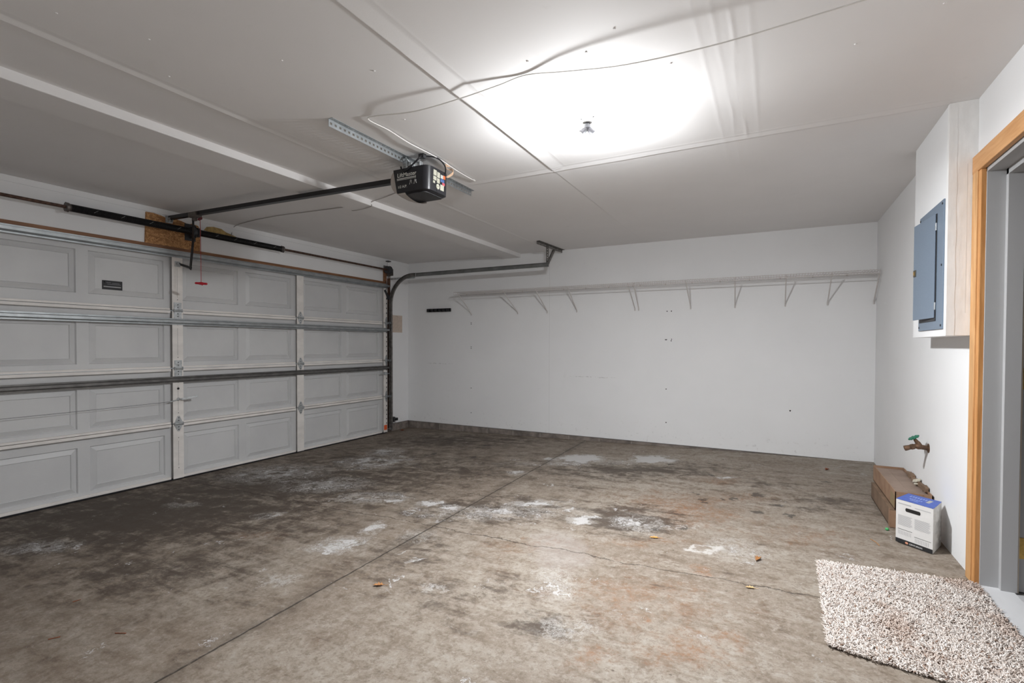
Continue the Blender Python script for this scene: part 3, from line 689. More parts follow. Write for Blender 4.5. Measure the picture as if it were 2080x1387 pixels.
# ================================================================== opener
op = thing('garage_door_opener', 'black ceiling-hung garage door opener motor with long black rail', 'garage door opener', (2.92, 2.72, 2.26))
RA, RB = Vector((.03, 2.690, 2.448)), Vector((2.82, 2.790, 2.432))
b = MB(); b.bar(RA, RB, .026, .032); b.bar(RA+Vector((0,0,-.0175)), RB+Vector((0,0,-.0175)), .040, .003); b.build('rail', M_black, op)
b = MB(); b.box(.0145, .022, 2.66, 2.72, 2.40, 2.46); b.box(.02, .06, 2.676, 2.68, 2.41, 2.445); b.box(.02, .06, 2.70, 2.704, 2.41, 2.445); b.build('header_bracket', M_zinc, op)
def railp(x): t_ = (x-RA.x)/(RB.x-RA.x); return RA+(RB-RA)*t_
tp = railp(.40)
b = MB(); b.obox(tp+Vector((0,0,-.012)), (.055,0,0), (0,.030,0), (0,0,.022)); b.box(tp.x-.03, tp.x+.02, tp.y-.012, tp.y+.012, tp.z-.065, tp.z-.02); tr_ = b.build('trolley', mat('trolley metal', (.13,.11,.10), .5, .4, noise=40, var=.3), op, bevel=.003)
b = MB(); b.obox(tp+Vector((.075,0,-.055)), (.022,0,.004), (0,.008,0), (0,0,.008)); b.build('release_lever', mat('dark red lever', (.14,.012,.02), .5), tr_)
b = MB(); a0 = tp+Vector((-.01,-.01,-.06)); a1 = Vector((.155, 2.80, 1.975))
mid = a0.lerp(a1, .35)+Vector((.02,0,0)); b.bar(a0, mid, .006, .026, (1,0,0)); b.bar(mid, a1, .008, .026, (1,0,0)); b.bar((.075,2.745,2.025), a1+Vector((0,0,.018)), .007, .026, (1,0,.3)); b.cyl(a1+Vector((0,-.01,.018)), a1+Vector((0,.012,.018)), .010, n=8); b.build('door_arm', M_black, op, bevel=.002)
# motor housing: rounded tapered box
X0, X1, YA, YB, ZT, ZBm = 2.795, 3.06, 2.595, 2.835, 2.425, 2.275
def rrect(x0, x1, y0, y1, r, n=6):
    pts = []
    for cx, cy, a0_ in ((x1-r, y0+r, -90), (x1-r, y1-r, 0)):
        for i in range(n+1): a = math.radians(a0_+90*i/n); pts.append((cx+r*math.cos(a), cy+r*math.sin(a)))
    pts += [(x0, y1), (x0, y0)]
    return pts
b = MB(); top = rrect(X0-.015, X1, YA, YB, .045); bot = rrect(X0+.012, X1-.006, YA+.004, YB-.004, .040); low = rrect(X0+.018, X1-.03, YA+.018, YB-.018, .03); n = len(top)
b.add([(x,y,ZT) for x,y in top]+[(x,y,ZBm) for x,y in bot]+[(x,y,ZBm-.010) for x,y in low], [(i,(i+1)%n,n+(i+1)%n,n+i) for i in range(n)]+[(n+i,n+(i+1)%n,2*n+(i+1)%n,2*n+i) for i in range(n)]+[tuple(range(n)), tuple(range(3*n-1,2*n-1,-1))])
mh = b.build('motor_housing', M_blackp, op, smooth=30)
b = MB(); b.extr([(x,y) for x,y in rrect(X0+.02, X1-.034, YA+.022, YB-.022, .028)], lambda p_, t_: (p_[0], p_[1], t_), ZBm-.0135, ZBm-.0095); b.build('base_plate', M_greyp, op)
# light lens: curves round the door side and under
b = MB(); vs = []; m_ = 14
ysl = [YA+.009+(YB-YA-.018)*j/10 for j in range(11)]
for y in ysl:
    bul = 1-((y-(YA+YB)/2)/((YB-YA)/2))**2
    row = []
    for i in range(m_):
        a = i/(m_-1); 
        P0 = Vector((X0-.017, 0, ZT-.002)); P1 = Vector((X0-.060-.022*bul, 0, ZT-.03)); P2 = Vector((X0-.065-.022*bul, 0, ZBm-.022)); P3 = Vector((X0+.085, 0, ZBm-.014-.026*bul))
        q = P0*(1-a)**3+P1*3*a*(1-a)**2+P2*3*a*a*(1-a)+P3*a**3; row.append((q.x, y, q.z))
    vs += row
fs = [(j*m_+i, j*m_+i+1, (j+1)*m_+i+1, (j+1)*m_+i) for j in range(10) for i in range(m_-1)]
fs += [tuple(range(m_)), tuple(range(10*m_, 11*m_))]
b.add(vs, fs); b.build('light_lens', M_lens, op, smooth=40)
# lettering on the camera side
ys_ = YA-.0005
def sidept(x, z): return Vector((x, YA+(ZT-z)/(ZT-ZBm)*.004-.001, z))
t1 = text_mesh('lettering', 'LiftMaster', .038, M_side, sidept(X0+.018, 2.372), (1,0,.0), (0,0,1), mh)
b = MB(); b.box(X0+.016, X0+.170, YA-.0005, YA+.003, 2.360, 2.364); b.box(X0+.016, X0+.170, YA-.0005, YA+.003, 2.353, 2.355); b.build_each('lettering_underline', M_side, mh)
text_mesh('lettering', '1/2 H.P.', .024, M_side, sidept(X0+.020, 2.302), (1,0,0), (0,0,1), mh)
b = MB()
for xx in (X0+.130, X0+.165):
    b.cyl((xx,YA-.001,2.337), (xx,YA+.004,2.337), .008, n=10); b.bar((xx-.004,YA,2.333), (xx-.010,YA,2.315), .003, .004, (0,1,0)); b.bar((xx+.003,YA,2.333), (xx+.010,YA,2.318), .003, .004, (0,1,0))
b.build('badge_mark', mat('dim badge', (.28,.28,.27), .4), mh)
# rear labels on +x face
def rear(y0, y1, z0, z1, m_, name='label'):
    b = MB(); xt = lambda z: X1-.006*(ZT-z)/(ZT-ZBm)+.0012
    b.add([(xt(z0),y0,z0),(xt(z0),y1,z0),(xt(z1),y1,z1),(xt(z1),y0,z1),(xt(z0)-.002,y0,z0),(xt(z0)-.002,y1,z0),(xt(z1)-.002,y1,z1),(xt(z1)-.002,y0,z1)], [(0,1,2,3),(4,7,6,5),(0,4,5,1),(1,5,6,2),(2,6,7,3),(3,7,4,0)]); b.build(name, m_, mh)
ya = YA+.062
rear(ya, ya+.034, 2.375, 2.41, M_label); rear(ya+.040, ya+.070, 2.370, 2.405, M_label); rear(ya, ya+.034, 2.345, 2.370, M_label); rear(ya+.040, ya+.070, 2.335, 2.365, M_label)
rear(ya, ya+.020, 2.325, 2.340, M_label); rear(ya+.078, ya+.110, 2.375, 2.398, M_silver); rear(ya+.078, ya+.12, 2.352, 2.372, M_lblblue); rear(ya+.10, ya+.128, 2.335, 2.352, M_lblred); rear(ya+.078, ya+.118, 2.298, 2.335, M_label); rear(ya+.104, ya+.130, 2.378, 2.40, M_orange)
b = MB(); b.cyl((X1-.006,ya+.050,2.312), (X1-.001,ya+.050,2.312), .017, n=18); b.build('round_label', M_label, mh)
b = MB(); b.cyl((X1-.004,ya+.050,2.312), (X1-.0003,ya+.050,2.312), .003, n=10); b.cyl((X1-.007,ya+.045,2.285), (X1-.002,ya+.045,2.285), .004, n=10); b.build_each('knob_dot', M_ink, mh)
# hanging hardware
b = MB(); punched(b, (2.845,2.615,H-.035), (2.845,2.615,ZT-.005), .030, (1,0,0), 4, .004); b.build('hanger_strap', M_steel, op)
b = MB(); punched(b, (2.945,2.66,H-.035), (2.945,2.66,ZT-.005), .030, (0,1,0), 4, .004); b.bar((2.86,2.63,2.47), (2.95,2.68,2.455), .004, .028); b.bar((2.87,2.61,2.50), (2.90,2.66,2.43), .02, .004); b.box(2.86, 2.96, 2.64, 2.70, ZT-.001, ZT+.010)
b.cyl((2.90,2.62,2.46), (2.90,2.66,2.46), .012, n=8); b.build('hanger_bracket', M_zinc, op, bevel=.001)
b = MB(); b.lathe((2.875,2.66,ZT), (0,0,1), [(0,.045),(.012,.045),(.014,.02),(.03,.02)], 16); b.build('sprocket_cover', M_greyp, op)
def spl(P, n=10):
    P = [Vector(p) for p in P]; out = []
    for i in range(len(P)-1):
        p0, p1, p2, p3 = P[max(i-1,0)], P[i], P[i+1], P[min(i+2,len(P)-1)]
        for k in range(n):
            t_ = k/n; out.append(.5*((2*p1)+(-p0+p2)*t_+(2*p0-5*p1+4*p2-p3)*t_*t_+(-p0+3*p1-3*p2+p3)*t_**3))
    out.append(P[-1]); return out
b = MB(); b.tube(spl([(2.84,2.60,2.44),(2.87,2.585,2.405),(2.93,2.59,2.43),(2.99,2.60,2.475),(2.975,2.64,2.505),(2.96,2.66,2.515)]), .006, 8); b.tube(spl([(2.97,2.66,2.51),(3.04,2.72,2.505),(3.07,2.77,2.46),(3.055,2.79,2.40)]), .005, 8); b.build_each('power_cord', M_black, op, smooth=True)
b = MB(); b.box(2.955, 2.995, 2.635, 2.665, 2.49, H-.001); b.build('outlet_plug', M_greyp, op)
b = MB()
for dy in (0, .008, .016): b.tube(spl([(3.058,2.80+dy,2.40),(3.08,2.83+dy,2.43),(3.06,2.87,2.46+dy),(3.02,2.86+dy,2.48),(3.04,2.82,2.495-dy),(3.02,2.90,2.505)]), .0022, 6)
b.build_each('terminal_wire', mat('tan wire', (.62,.42,.28), .6), op, smooth=True)
adopt(op)
# punched angle on the ceiling
b = MB(); punched(b, (2.838,2.0,H-.0015), (2.838,3.462,H-.0015), .030, (1,0,0), 38, .002); punched(b, (2.838,2.0,H-.002), (2.838,3.462,H-.002), .040, (0,0,-1), 44, .002)
tag(b.build('punched_angle', M_steel), 'galvanised punched angle bar on the ceiling above the opener motor', 'metal bracket')
# release handle
b0 = tp+Vector((.075, .0, -.067))
rh = thing('release_handle', 'red emergency release handle on a red cord below the opener rail', 'release handle', (b0.x, b0.y, 1.79))
b = MB(); b.tube(spl([b0, b0+Vector((.003,.002,-.2)), (b0.x+.004, b0.y+.004, 1.825)]), .0025, 6); b.build('cord', M_redc, rh)
b = MB(); xd = Vector((.80,.6,-.06)).normalized(); c0 = Vector((b0.x+.004,b0.y+.004,1.818)); b.lathe(c0-xd*.052, xd, [(0,.004),(.006,.010),(.03,.010),(.045,.013),(.060,.013),(.075,.010),(.098,.010),(.104,.004)], 12); b.tube([c0, c0+Vector((.01,.005,-.016))], .005, 8); b.build('grip', M_redp, rh, smooth=40)
adopt(rh)

# ================================================================== wires on the ceiling
LB = Vector((4.12, 2.58, 2.37))
P = [(3.02,2.90,2.500),(3.012,3.22,2.513),(3.005,3.235,2.512),(3.02,3.0,2.505),(3.04,2.72,2.508),(3.035,2.45,2.505),(3.045,2.25,2.508),(3.035,2.10,2.510),(3.10,2.085,2.512),(3.35,2.10,2.490),(3.62,2.10,2.493),(3.85,2.095,2.505),(4.0,2.088,2.5135),(4.2,2.11,2.492),(4.45,2.15,2.478),(4.8,2.17,2.478),(5.15,2.16,2.488),(5.5,2.14,2.50),(5.89,2.10,2.512)]
b = MB(); b.tube(spl(P[1:], 8), .0030, 6)
tag(b.build('ceiling_cable', M_cable, smooth=True), 'thin white low-voltage cable sagging across the ceiling from the opener to the doorway wall', 'cable')
P = [(.012,3.30,2.40),(.012,3.33,2.50),(.30,3.29,2.513),(.75,3.258,2.510),(1.2,3.30,2.512),(1.60,3.335,2.512),(1.675,3.33,2.505),(1.69,3.325,2.465),(1.93,3.29,2.463),(1.945,3.285,2.50),(2.15,3.25,2.512),(2.60,3.10,2.512),(2.78,3.02,2.50),(2.80,2.99,2.465),(2.90,2.96,2.455),(2.96,2.92,2.48)]
b = MB(); b.tube(spl(P, 8), .0034, 6)
tag(b.build('sensor_cable', M_gcable, smooth=True), 'thin grey sensor wire stapled along the ceiling from the door header to the opener', 'cable')

# ================================================================== ceiling lamp
CL = Vector((4.115, 2.60, H))
lp = thing('ceiling_lamp', 'bare porcelain ceiling lampholder with a splitter and two lit bulbs', 'lamp', CL)
b = MB(); b.lathe(CL, (0,0,-1), [(0,.055),(.006,.056),(.016,.050),(.020,.030),(.040,.026),(.046,.026)], 28); b.build('lampholder', M_porc, lp, smooth=35)
b = MB()
for s in (-1,1): b.cyl(CL+Vector((s*.034,0,-.0185)), CL+Vector((s*.034,0,-.021)), .004, n=8)
b.build_each('mounting_screw', M_greyp, lp)
b = MB(); b.lathe(CL+Vector((0,0,-.046)), (0,0,-1), [(0,.013),(.012,.014),(.014,.019),(.030,.019),(.034,.012)], 18)
dirs = [(RV*s*.72+Vector((0,0,-.70))).normalized() for s in (-1,1)]
c0 = CL+Vector((0,0,-.070))
for d in dirs: b.lathe(c0, d, [(0,.012),(.02,.015),(.042,.017),(.046,.017)], 16)
b.build('socket_splitter', mat('splitter plastic', (.10,.10,.11), .4), lp, smooth=35)
for d in dirs:
    a_ = c0+d*.044; d_ = (d+Vector((0,0,-.5))).normalized()
    b = MB(); b.lathe(a_, d_, [(0,.013),(.012,.016),(.028,.025),(.040,.0288)], 22); base = b.build('bulb_base', M_porc, lp, smooth=35)
    b = MB(); b.lathe(a_+d_*.0402, d_, [(0,.0286),(.006,.0295),(.014,.0285),(.024,.024),(.031,.016),(.035,.006)], 22); b.build('bulb', M_bulb, lp, smooth=60)
    ld = bpy.data.lights.new('bulb_glow', 'AREA'); ld.shape = 'DISK'; ld.size = .055; ld.energy = GLOW; ld.color = (.955, .98, 1.0)   # the directed output of the LED bulb
    lo = bpy.data.objects.new('bulb_glow', ld); COL.objects.link(lo); lo.location = a_+d_*.0402+Vector((0,0,-.034))+Vector((d_.x,d_.y,0))*.012; lo.parent = lp
adopt(lp)

# ================================================================== wire shelves
def bracket(xf, xw, parent, ridx):
    b = MB(); b.tube(spl([(xf,5.848,1.985),(xf,5.862,1.975),(xf*.1+xw*.9,6.125,1.745),(xw,6.141,1.725),(xw,6.143,1.700)], 5),   .0062, 8); b.cyl((xw,6.149,1.712), (xw,6.140,1.712), .008, n=8)
    return b.build('support_brace', M_white, parent, smooth=True)
def shelf(x0, x1, label, braces, z=2.005):
    root = thing('wire_shelf', label, 'shelf', ((x0+x1)/2, 6.14, z), 'wire shelves on the back wall')
    b = MB(); n = int((x1-x0)/.0254)
    for q in range(n+1):
        x = x0+(x1-x0)*q/n
        b.tube([(x,6.140,z+.004),(x,5.850,z+.006),(x,5.843,z+.002),(x,5.842,z-.032)], .0019, 5)
    b.build('deck_wires', M_white, root)
    b = MB()
    for y, zz in ((6.141,z),(6.00,z),(5.852,z),(5.845,z-.033)): b.cyl((x0,y,zz), (x1,y,zz), .0038, n=8)
    b.build('long_rods', M_white, root, smooth=True)
    for k, (xf, xw) in enumerate(braces): bracket(xf, xw, root, k)
    b = MB()
    for q in range(int((x1-x0)/.3)+1):
        x = x0+.02+q*.3; b.box(x-.006, x+.006, 6.139, 6.1495, z-.006, z+.008)
    b.build_each('wall_clip', mat('rust marked clip', (.33,.24,.18), .6), root)
    adopt(root)
    return root
shelf(1.05, 3.53, 'left white wire wall shelf, from the door corner to the middle joint', [(1.12,1.153),(1.83,1.898),(2.30,2.337),(2.74,2.751),(3.49,3.50)])
shelf(3.54, 5.895, 'right white wire wall shelf, from the middle joint to the right corner', [(3.555,3.545),(4.134,4.146),(4.634,4.617),(5.111,5.11),(5.506,5.496),(5.892,5.889)])

# black tool rail on the back wall
tr2 = thing('tool_rail', 'short black tool holder rail on the back wall below the left shelf end', 'tool holder', (.58, 6.14, 1.79))
b = MB(); b.box(.385, .80, 6.125, 6.1495, 1.765, 1.815); b.build('back_rail', M_black, tr2, bevel=.004)
for q in range(6):
    b = MB(); x = .415+q*.07; b.box(x-.022, x+.022, 6.095, 6.126, 1.765+.004*(q%2), 1.812); b.build('grip_block', M_black, tr2, bevel=.006)
adopt(tr2)

# notice on the wall
nt = thing('paper_notice', 'yellowed instruction sheet pinned to the wall beside the garage door track', 'notice', (0, 5.88, 1.46))
b = MB(); b.box(.0003, .0015, 5.755, 6.01, 1.46, 1.715); b.build('sheet', M_paper, nt)
b = MB(); b.box(.0014, .002, 5.86, 5.91, 1.695, 1.702)
rr = random.Random(2)
for q in range(10): b.box(.0014, .0018, 5.775, 5.985-rr.random()*.07, 1.678-q*.02, 1.680-q*.02)
b.build('printed_lines', mat('faded print', (.42,.34,.28), .8), nt); adopt(nt)
# safety sensor
sn = thing('safety_sensor', 'black safety beam sensor on a bracket low beside the door track', 'sensor', (.08, 5.70, .17))
b = MB(); b.bar((.085,5.685,.20), (.085,5.72,.195), .02, .06); b.box(.06, .11, 5.70, 5.715, .15, .21); b.build('mount', M_greyp, sn)
b = MB(); b.box(.06, .11, 5.72, 5.79, .165, .205); b.lathe((.085,5.715,.21), (0,1,0), [(0,.006),(.02,.012),(.03,.012)], 12); b.build('sensor_body', M_black, sn, bevel=.005); adopt(sn)

# ================================================================== electrical panel
ep = thing('electrical_panel', 'blue-grey breaker panel with its door slightly ajar on the white box', 'electrical panel', (5.80, 3.62, 1.37))
b = MB(); b.box(5.793, 5.8, 3.385, 3.875, 1.372, 2.052); b.build('cover_plate', M_panelb, ep, bevel=.002)
b = MB()
for y in (3.405, 3.855):
    for z in (1.392, 2.032, 1.71): b.cyl((5.7935,y,z), (5.790,y,z), .006, n=8)
b.build_each('cover_screw', M_greyp, ep)
b = MB(); b.box(5.789, 5.7935, 3.498, 3.83, 1.42, 2.0); b.build('door_opening_frame', M_greyp, ep)
th = math.radians(4.5); hy = 3.502; dw = .335
ux, uy = -math.sin(th), math.cos(th)
b = MB(); c_ = Vector((5.786+ux*dw/2, hy+uy*dw/2, 1.718)); b.obox(c_, (ux*dw/2, uy*dw/2, 0), (uy*.002, -ux*.002, 0), (0,0,.282)); dr_ = b.build('panel_door', M_panelb, ep, bevel=.0015)
b = MB(); b.obox(c_+Vector((.008,0,0)), (ux*(dw/2-.003), uy*(dw/2-.003), 0), (uy*.006, -ux*.006, 0), (0,0,.278)); b.build('door_flange', M_panelb, dr_)
b = MB(); e_ = Vector((5.783+ux*(dw-.03), hy+uy*(dw-.03), 1.715)); b.obox(e_, (ux*.018, uy*.018, 0), (.004,0,0), (0,0,.020)); lt = b.build('latch', mat('dark latch', (.10,.085,.06), .4, .4), dr_, bevel=.002)
b = MB(); b.obox(e_+Vector((-.004,0,0)), (ux*.006, uy*.006, 0), (.003,0,0), (0,0,.010)); b.build('latch_slide', M_brass, dr_)
for z in (1.93, 1.50):
    b = MB(); b.cyl((5.788,3.500,z-.02), (5.788,3.500,z+.02), .004, n=8); b.build('hinge', M_zinc, ep)
adopt(ep)

# ================================================================== hose faucet
YF = 4.14
hf = thing('hose_faucet', 'bronze hose faucet with a green handle on the side wall', 'faucet', (W, YF, .62))
b = MB(); b.lathe((W,YF,.62), (-1,0,0), [(0,.030),(.004,.030),(.006,.022),(.010,.016)], 18); b.build('wall_flange', M_spig, hf, smooth=35)
b = MB(); b.lathe((5.902,YF,.62), (-1,0,.15), [(0,.015),(.03,.016),(.045,.020),(.06,.016)], 14); b.lathe((5.865,YF,.632), (-.62,0,.9), [(0,.014),(.02,.015),(.03,.012),(.05,.009)], 12)
b.lathe((5.855,YF,.632), (-1,0,-.35), [(0,.014),(.02,.015),(.024,.018),(.040,.018),(.042,.015),(.056,.016),(.060,.017),(.075,.017),(.077,.012)], 14); b.build('faucet_body', M_spig, hf, smooth=40)
b = MB(); hc = Vector((5.832,YF,.682)); hd = Vector((-.5,0,.86)).normalized(); hp = Vector((.86,0,.5)); hq = Vector((0,1,0))
for q in range(8):
    a = q*math.pi/4; p_ = hc+hp*.024*math.cos(a)+hq*.024*math.sin(a); b.lathe(p_-hd*.005, hd, [(0,.006),(.003,.009),(.008,.009),(.011,.006)], 8)
b.lathe(hc-hd*.006, hd, [(0,.010),(.003,.022),(.008,.022),(.012,.010)], 14); b.build('handle', M_green, hf, smooth=40)
adopt(hf)

# ================================================================== boxes
def tray(name, label, x0, x1, y0, y1, z0, z1, mats, lidz=None):
    r = thing(name, label, 'box', ((x0+x1)/2, (y0+y1)/2, z0), 'brown cardboard boxes by the side wall')
    b = MB(); t_ = .005
    b.box(x0,x1,y0,y1,z0,z0+t_); b.box(x0,x0+t_,y0,y1,z0,z1); b.box(x1-t_,x1,y0,y1,z0,z1); b.box(x0,x1,y0,y0+t_,z0,z1); b.box(x0,x1,y1-t_,y1,z0,z1)
    b.build('carton_walls', mats, r); return r
zf = fz(5.79)+.002
r = tray('cardboard_box', 'flat worn brown cardboard box on the floor under another box', 5.69, 5.895, 3.995, 4.72, zf, .228, M_card)
b = MB(); b.box(5.688, 5.897, 3.993, 4.722, .226, .231); b.build('lid', M_card, r)
b = MB(); b.box(5.6865, 5.6885, 4.0, 4.03, zf, .229); b.box(5.687, 5.72, 3.9905, 3.9935, zf, .225); b.build('corner_tape', M_cardo, r); adopt(r)
r = tray('cardboard_box', 'open torn brown cardboard tray lying on top of the flat box', 5.712, 5.903, 3.985, 4.80, .233, .350, M_cardo)
b = MB(); b.box(5.722, 5.893, 3.995, 4.79, .328, .334); b.box(5.80, 5.802, 4.0, 4.78, .334, .335); b.build('inner_board', M_cardt, r)
b = MB(); rr = random.Random(5)
for q in range(9):
    y = 4.12+q*.06; b.obox((5.890+.006*rr.random(), y, .350+.012*rr.random()), (.009,0,.006*(rr.random()-.5)), (0,.034,.006*(rr.random()-.5)), (.003,0,.008+.008*rr.random()))
b.build('torn_flap', M_card, r, bevel=.002)
b = MB(); b.obox((5.888,4.33,.362), (.012,.0,.004), (0,.05,-.012), (.002,0,.010)); b.obox((5.878,4.28,.350), (.014,.006,0), (0,.014,0), (0,0,.004)); b.build('foam_scrap', mat('cream foam', (.62,.58,.48), .8), r, bevel=.003)
b = MB(); b.box(5.7095, 5.7125, 4.0, 4.12, .245, .325); b.build('side_label', mat('olive print', (.26,.19,.10), .8), r)
adopt(r)
# white carton, turned prism
fb = [Vector((5.672,3.722)), Vector((5.815,3.578)), Vector((5.893,3.760)), Vector((5.760,3.880))]
ft = list(fb)
zc0, zc1 = fz(5.8)+.003, .372
wc = thing('white_carton', 'small white printed carton with a blue top and handle slot beside the brown boxes', 'box', (5.78,3.73,zc0))
b = MB(); b.add([(p.x,p.y,zc0) for p in fb]+[(p.x,p.y,zc1) for p in ft], [(0,1,5,4),(2,3,7,6),(3,0,4,7),(0,3,2,1)])
b.build('carton_body', M_carton, wc)
b = MB(); N = 14; vs = []; rr = random.Random(11)      # crumpled near side
nrm = Vector((fb[2].y-fb[1].y, -(fb[2].x-fb[1].x))).normalized()
for i in range(N+1):
    for j in range(N+1):
        u, v_ = i/N, j/N; p0 = fb[1].lerp(fb[2], u); p1 = ft[1].lerp(ft[2], u); p_ = p0.lerp(p1, v_)
        e = (rr.random()-.6)*.009 if 0 < i < N and 0 < j < N else 0
        vs.append((p_.x+nrm.x*e, p_.y+nrm.y*e, zc0+(zc1-zc0)*v_))
b.add(vs, [(i*(N+1)+j, (i+1)*(N+1)+j, (i+1)*(N+1)+j+1, i*(N+1)+j+1) for i in range(N) for j in range(N)]); b.build('crumpled_side', M_crump, wc)
ctr = sum(ft, Vector((0,0)))/4
b = MB(); tp4 = [ctr+(p-ctr)*.985 for p in ft]; b.add([(p.x,p.y,zc1-.002) for p in ft]+[(p.x,p.y,zc1+.001) for p in ft], [(0,1,2,3),(4,5,6,7),(0,1,5,4),(1,2,6,5),(2,3,7,6),(3,0,4,7)]); tpo = b.build('blue_top', M_blue, wc)
def facept(u, v_, off=.0008):    # front face u across, v up
    p0 = fb[0].lerp(fb[1], u); p1 = ft[0].lerp(ft[1], u); p_ = p0.lerp(p1, v_); n_ = Vector((fb[1].y-fb[0].y, -(fb[1].x-fb[0].x))).normalized()
    return Vector((p_.x+n_.x*off, p_.y+n_.y*off, zc0+(zc1-zc0)*v_))
def fquad(b, u0, u1, v0, v1, off=.0008): b.add([facept(u0,v0,off), facept(u1,v0,off), facept(u1,v1,off), facept(u0,v1,off)], [(0,1,2,3)])
b = MB(); fquad(b, 0, 1, 0, .095); b.build('black_band', M_ink, wc)
b = MB(); fquad(b, .06, .46, .318, .326); fquad(b, .52, .96, .235, .243); b.build('rule_lines', M_ink, wc)
b = MB(); cu, cv, a_, h_ = .47, .80, .20, .042
pts = [facept(cu+a_*(1 if c>0 else -1)*.85+c*.035, cv+s*h_, .001) for c, s in [(math.cos(t_), math.sin(t_)) for t_ in [i*math.pi/8+math.pi/16 for i in range(16)]]]
b.add(pts, [tuple(range(16))]); b.build('handle_slot', M_dark, wc)
b = MB(); rr = random.Random(1)
for col in ((.06,.46),(.52,.94)):
    for q in range(12):
        if q in (0,): continue
        v_ = .66-q*.022; fquad(b, col[0], col[1]-rr.random()*.05, v_, v_+.010)
for q in range(9): fquad(b, .07+q*.043, .082+q*.043, .20, .29)
for q in range(9): fquad(b, .54+q*.043, .552+q*.043, .12, .21)
fquad(b, .06, .42, .90, .925); fquad(b, .52, .94, .885, .90)
b.build_each('text_line', M_cartgrey, wc)
b = MB(); pts = [facept(.315+.045*math.cos(i*math.pi/6), .040+.026*math.sin(i*math.pi/6), .0014) for i in range(12)]; b.add(pts, [tuple(range(12))]); b.build('logo_dot', mat('salmon logo', (.70,.32,.20), .5), wc)
fd = (facept(1,.0)-facept(0,.0)).normalized()
text_mesh('lettering', 'CENTURION', .0125, M_carton, facept(.385,.022,.0014), fd, (0,0,1), wc)
b = MB(); e1 = (ft[1]-ft[0]); e2 = (ft[3]-ft[0])
def tquad(b, u0, u1, v0, v1):
    q = [ft[0]+e1*u+e2*v_ for u, v_ in ((u0,v0),(u1,v0),(u1,v1),(u0,v1))]; b.add([(p.x,p.y,zc1+.0016) for p in q], [(0,1,2,3)])
for q in range(7): tquad(b, .16+q*.07, .20+q*.07, .60+.04*(q%2), .78)
for q in range(6): tquad(b, .24+q*.06, .28+q*.06, .36, .46)
tquad(b, .30, .52, .22, .28); b.build('pale_print', M_lav, wc)
b = MB(); tquad(b, .66, .76, .42, .80); b.build('grey_patch', M_silver, wc)
adopt(wc)

# ================================================================== shaggy rug
CR_ = [Vector((5.235,3.185)), Vector((5.215,2.30)), Vector((5.90,2.16)), Vector((5.905,3.215))]
rng = np.random.RandomState(7)
def rugpt(u, v_):   # u across x, v along -y
    a = CR_[0].lerp(CR_[3], u); c = CR_[1].lerp(CR_[2], u); return a.lerp(c, v_)
def rug_mat():
    m = bpy.data.materials.new('shaggy beige yarn'); m.use_nodes = True; t = NT(m); p = t.pos()
    at = t.new('ShaderNodeAttribute'); at.attribute_name = 'yarn'; v = at.outputs['Fac']
    c = t.mix(v, (.70, .61, .55), (.92, .87, .83)); c = t.mix(t.step(v, .12, .03), c, (.30, .18, .12))
    pat = t.math('MULTIPLY', t.step(t.noise(p, 3.2, 4), .50, .62), .55); c = t.mix(pat, c, t.mix(1.0, c, (.66, .52, .44), 'MULTIPLY')); fl = t.math('MULTIPLY', t.step(t.noise(p, 34, 3), .58, .68), .55); c = t.mix(fl, c, (.26, .15, .10))
    t.out(c, .9); return m
M_rug = rug_mat()
rg = thing('shaggy_rug', 'beige and brown shaggy rug on the floor before the entry doorway', 'rug', (5.56, 2.7, fz(5.56)))
b = MB(); N = 16; per = []
ins = .012
q4 = [rugpt(.02,.015), rugpt(.02,.985), rugpt(.98,.985), rugpt(.98,.015)]
b.add([(p.x,p.y,fz(p.x)+.001) for p in q4]+[(p.x,p.y,fz(p.x)+.010) for p in q4], [(0,1,2,3),(4,5,6,7),(0,1,5,4),(1,2,6,5),(2,3,7,6),(3,0,4,7)])
b.build('backing', mat('rug backing', (.11,.065,.045), .95), rg)
NT_ = 27000
V = []; Fc = []; A = []
uu = rng.rand(NT_); vv_ = rng.rand(NT_)
for i in range(NT_):
    u, v_ = uu[i], vv_[i]
    p_ = rugpt(u, v_); z0 = fz(p_.x)+.006
    ex = 1.0 if .03 < u < .97 and .02 < v_ < .98 else .75
    ang = rng.rand()*6.283; ln = (.009+.011*rng.rand())*ex; le = .007+.010*rng.rand(); r_ = .0018+.0008*rng.rand()
    bx, by = math.cos(ang)*le, math.sin(ang)*le; ca = rng.rand()*6.28
    n0 = len(V); col = rng.rand()*.9+.1 if rng.rand() > .07 else rng.rand()*.12
    sp_ = [(0,0,0,r_*1.1),(bx*.4,by*.4,ln*.65,r_*1.25),(bx,by,ln*.95,r_*.8)]
    for dx, dy, dz, rad in sp_:
        for k in range(3):
            a = ca+k*2.094; V.append((p_.x+dx+math.cos(a)*rad, p_.y+dy+math.sin(a)*rad, z0+dz)); A.append(col)
    for s_ in (0, 3):
        for k in range(3): Fc.append((n0+s_+k, n0+s_+(k+1)%3, n0+s_+3+(k+1)%3, n0+s_+3+k))
    Fc.append((n0+6, n0+7, n0+8))
me = bpy.data.meshes.new('pile'); me.from_pydata(V, [], Fc); me.materials.append(M_rug)
at = me.attributes.new('yarn', 'FLOAT', 'POINT'); at.data.foreach_set('value', A)
me.polygons.foreach_set('use_smooth', [True]*len(me.polygons))
o = bpy.data.objects.new('pile', me); COL.objects.link(o); o.parent = rg; o['kind'] = 'stuff'
adopt(rg)

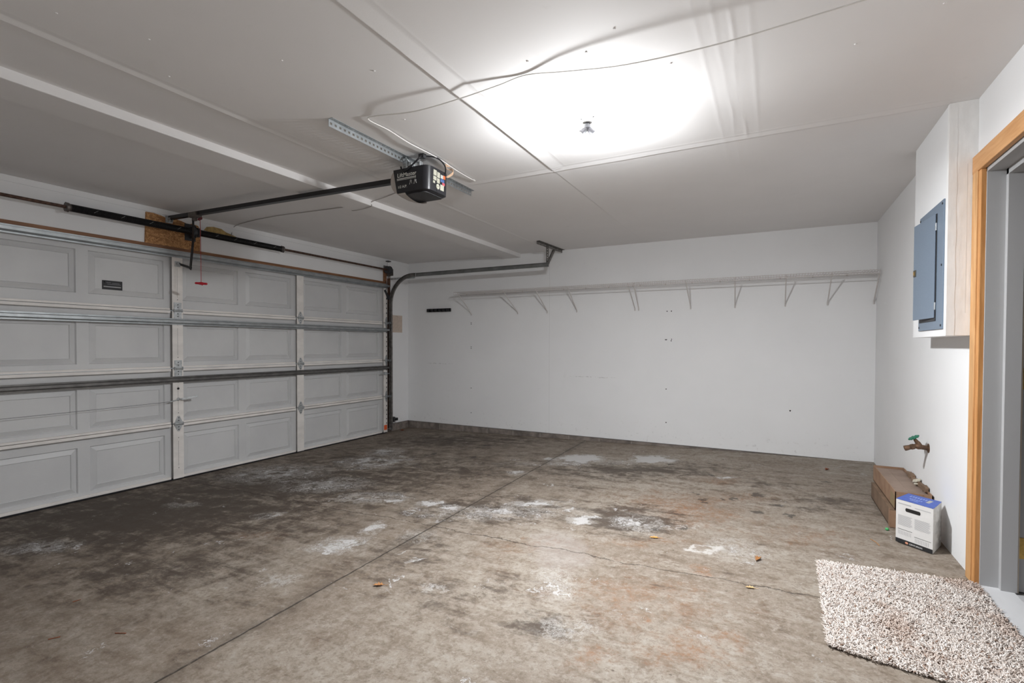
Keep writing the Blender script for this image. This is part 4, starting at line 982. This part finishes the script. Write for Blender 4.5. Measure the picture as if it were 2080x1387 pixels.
# ================================================================== leaves and crumbs on the floor
def leaf(x, y, s, rot, label, m_, curl=.5, lift=0):
    b = MB(); outl = [(-1,0),(-.55,.30),(-.35,.18),(-.1,.52),(.1,.25),(.45,.38),(.55,.12),(1,0),(.55,-.14),(.4,-.36),(.1,-.22),(-.15,-.46),(-.35,-.18),(-.6,-.25)]
    c_, s_ = math.cos(rot), math.sin(rot); vs = []
    for u, v_ in outl: vs.append((u*s, v_*s, abs(v_)*s*curl+.15*curl*s*u*u))
    vs.append((0,0,.0)); n = len(outl)
    W2 = [(x+a*c_-b_*s_, y+a*s_+b_*c_, fz(x)+.002+d+lift) for a, b_, d in vs]
    W3 = [(a, b_, d+.0012) for a, b_, d in W2]
    b.add(W2, [(n, (i+1)%n, i) for i in range(n)]); b.add(W3, [(n, i, (i+1)%n) for i in range(n)])
    b.add([W2[i] for i in range(n)]+[W3[i] for i in range(n)], [(i, (i+1)%n, n+(i+1)%n, n+i) for i in range(n)])
    st = MB
    b.tube([(x+c_*s, y+s_*s, fz(x)+.003), (x+c_*s*1.5, y+s_*s*1.5, fz(x)+.004)], .0008, 4)
    tag(b.build('dry_leaf', m_), label, 'leaf', 'dry leaves on the garage floor')
leaf(3.265, 1.925, .030, .6, 'crumpled tan leaf on the darker concrete just right of the long crack', M_leaf, .8)
leaf(4.372, 3.164, .032, .3, 'orange dry leaf by the dark stain in the middle of the floor', mat('orange leaf', (.62,.28,.07), .7, noise=60, var=.25), .4)
leaf(4.95, 3.085, .036, 1.3, 'curled brown leaf on bare concrete, left of the rug top corner', M_leaf, 1.0)
leaf(4.928, 2.704, .024, .2, 'yellowish leaf on the thin crack left of the rug', mat('pale leaf', (.60,.42,.20), .7, noise=60, var=.2), .6)
leaf(5.467, 5.581, .032, 1.0, 'upright rusty leaf near the right end of the back wall', M_leafr, 1.5)
leaf(.13, 5.86, .035, .5, 'crushed reddish leaf in the corner beside the door track', M_leafr, .9)
b = MB(); b.lathe((5.663,3.925,fz(5.663)+.0005), (0,0,1), [(0,.004),(.004,.010),(.010,.011),(.015,.007),(.017,.002)], 12); tag(b.build('plastic_cap', M_bead, smooth=60), 'tiny green plastic cap on the floor by the brown box corner', 'cap')
b = MB(); b.tube([(5.545,3.70,fz(5.545)+.003),(5.565,3.655,fz(5.56)+.004),(5.575,3.60,fz(5.57)+.003)], .0022, 5); tag(b.build('dry_grass_blade', M_leaf), 'thin tan grass blade on the floor left of the white carton', 'grass blade')
for x, y, a, L in [(2.55,1.10,.4,.05),(2.35,.95,.9,.04),(2.05,1.15,1.2,.03)]:
    b = MB(); b.tube([(x,y,fz(x)+.002),(x+L*math.cos(a),y+L*math.sin(a),fz(x)+.004)], .0016, 5)
    tag(b.build('twig', M_leafr), 'tiny dark twig on the brown concrete near the lower left of the floor', 'twig', 'twigs on the dark concrete')
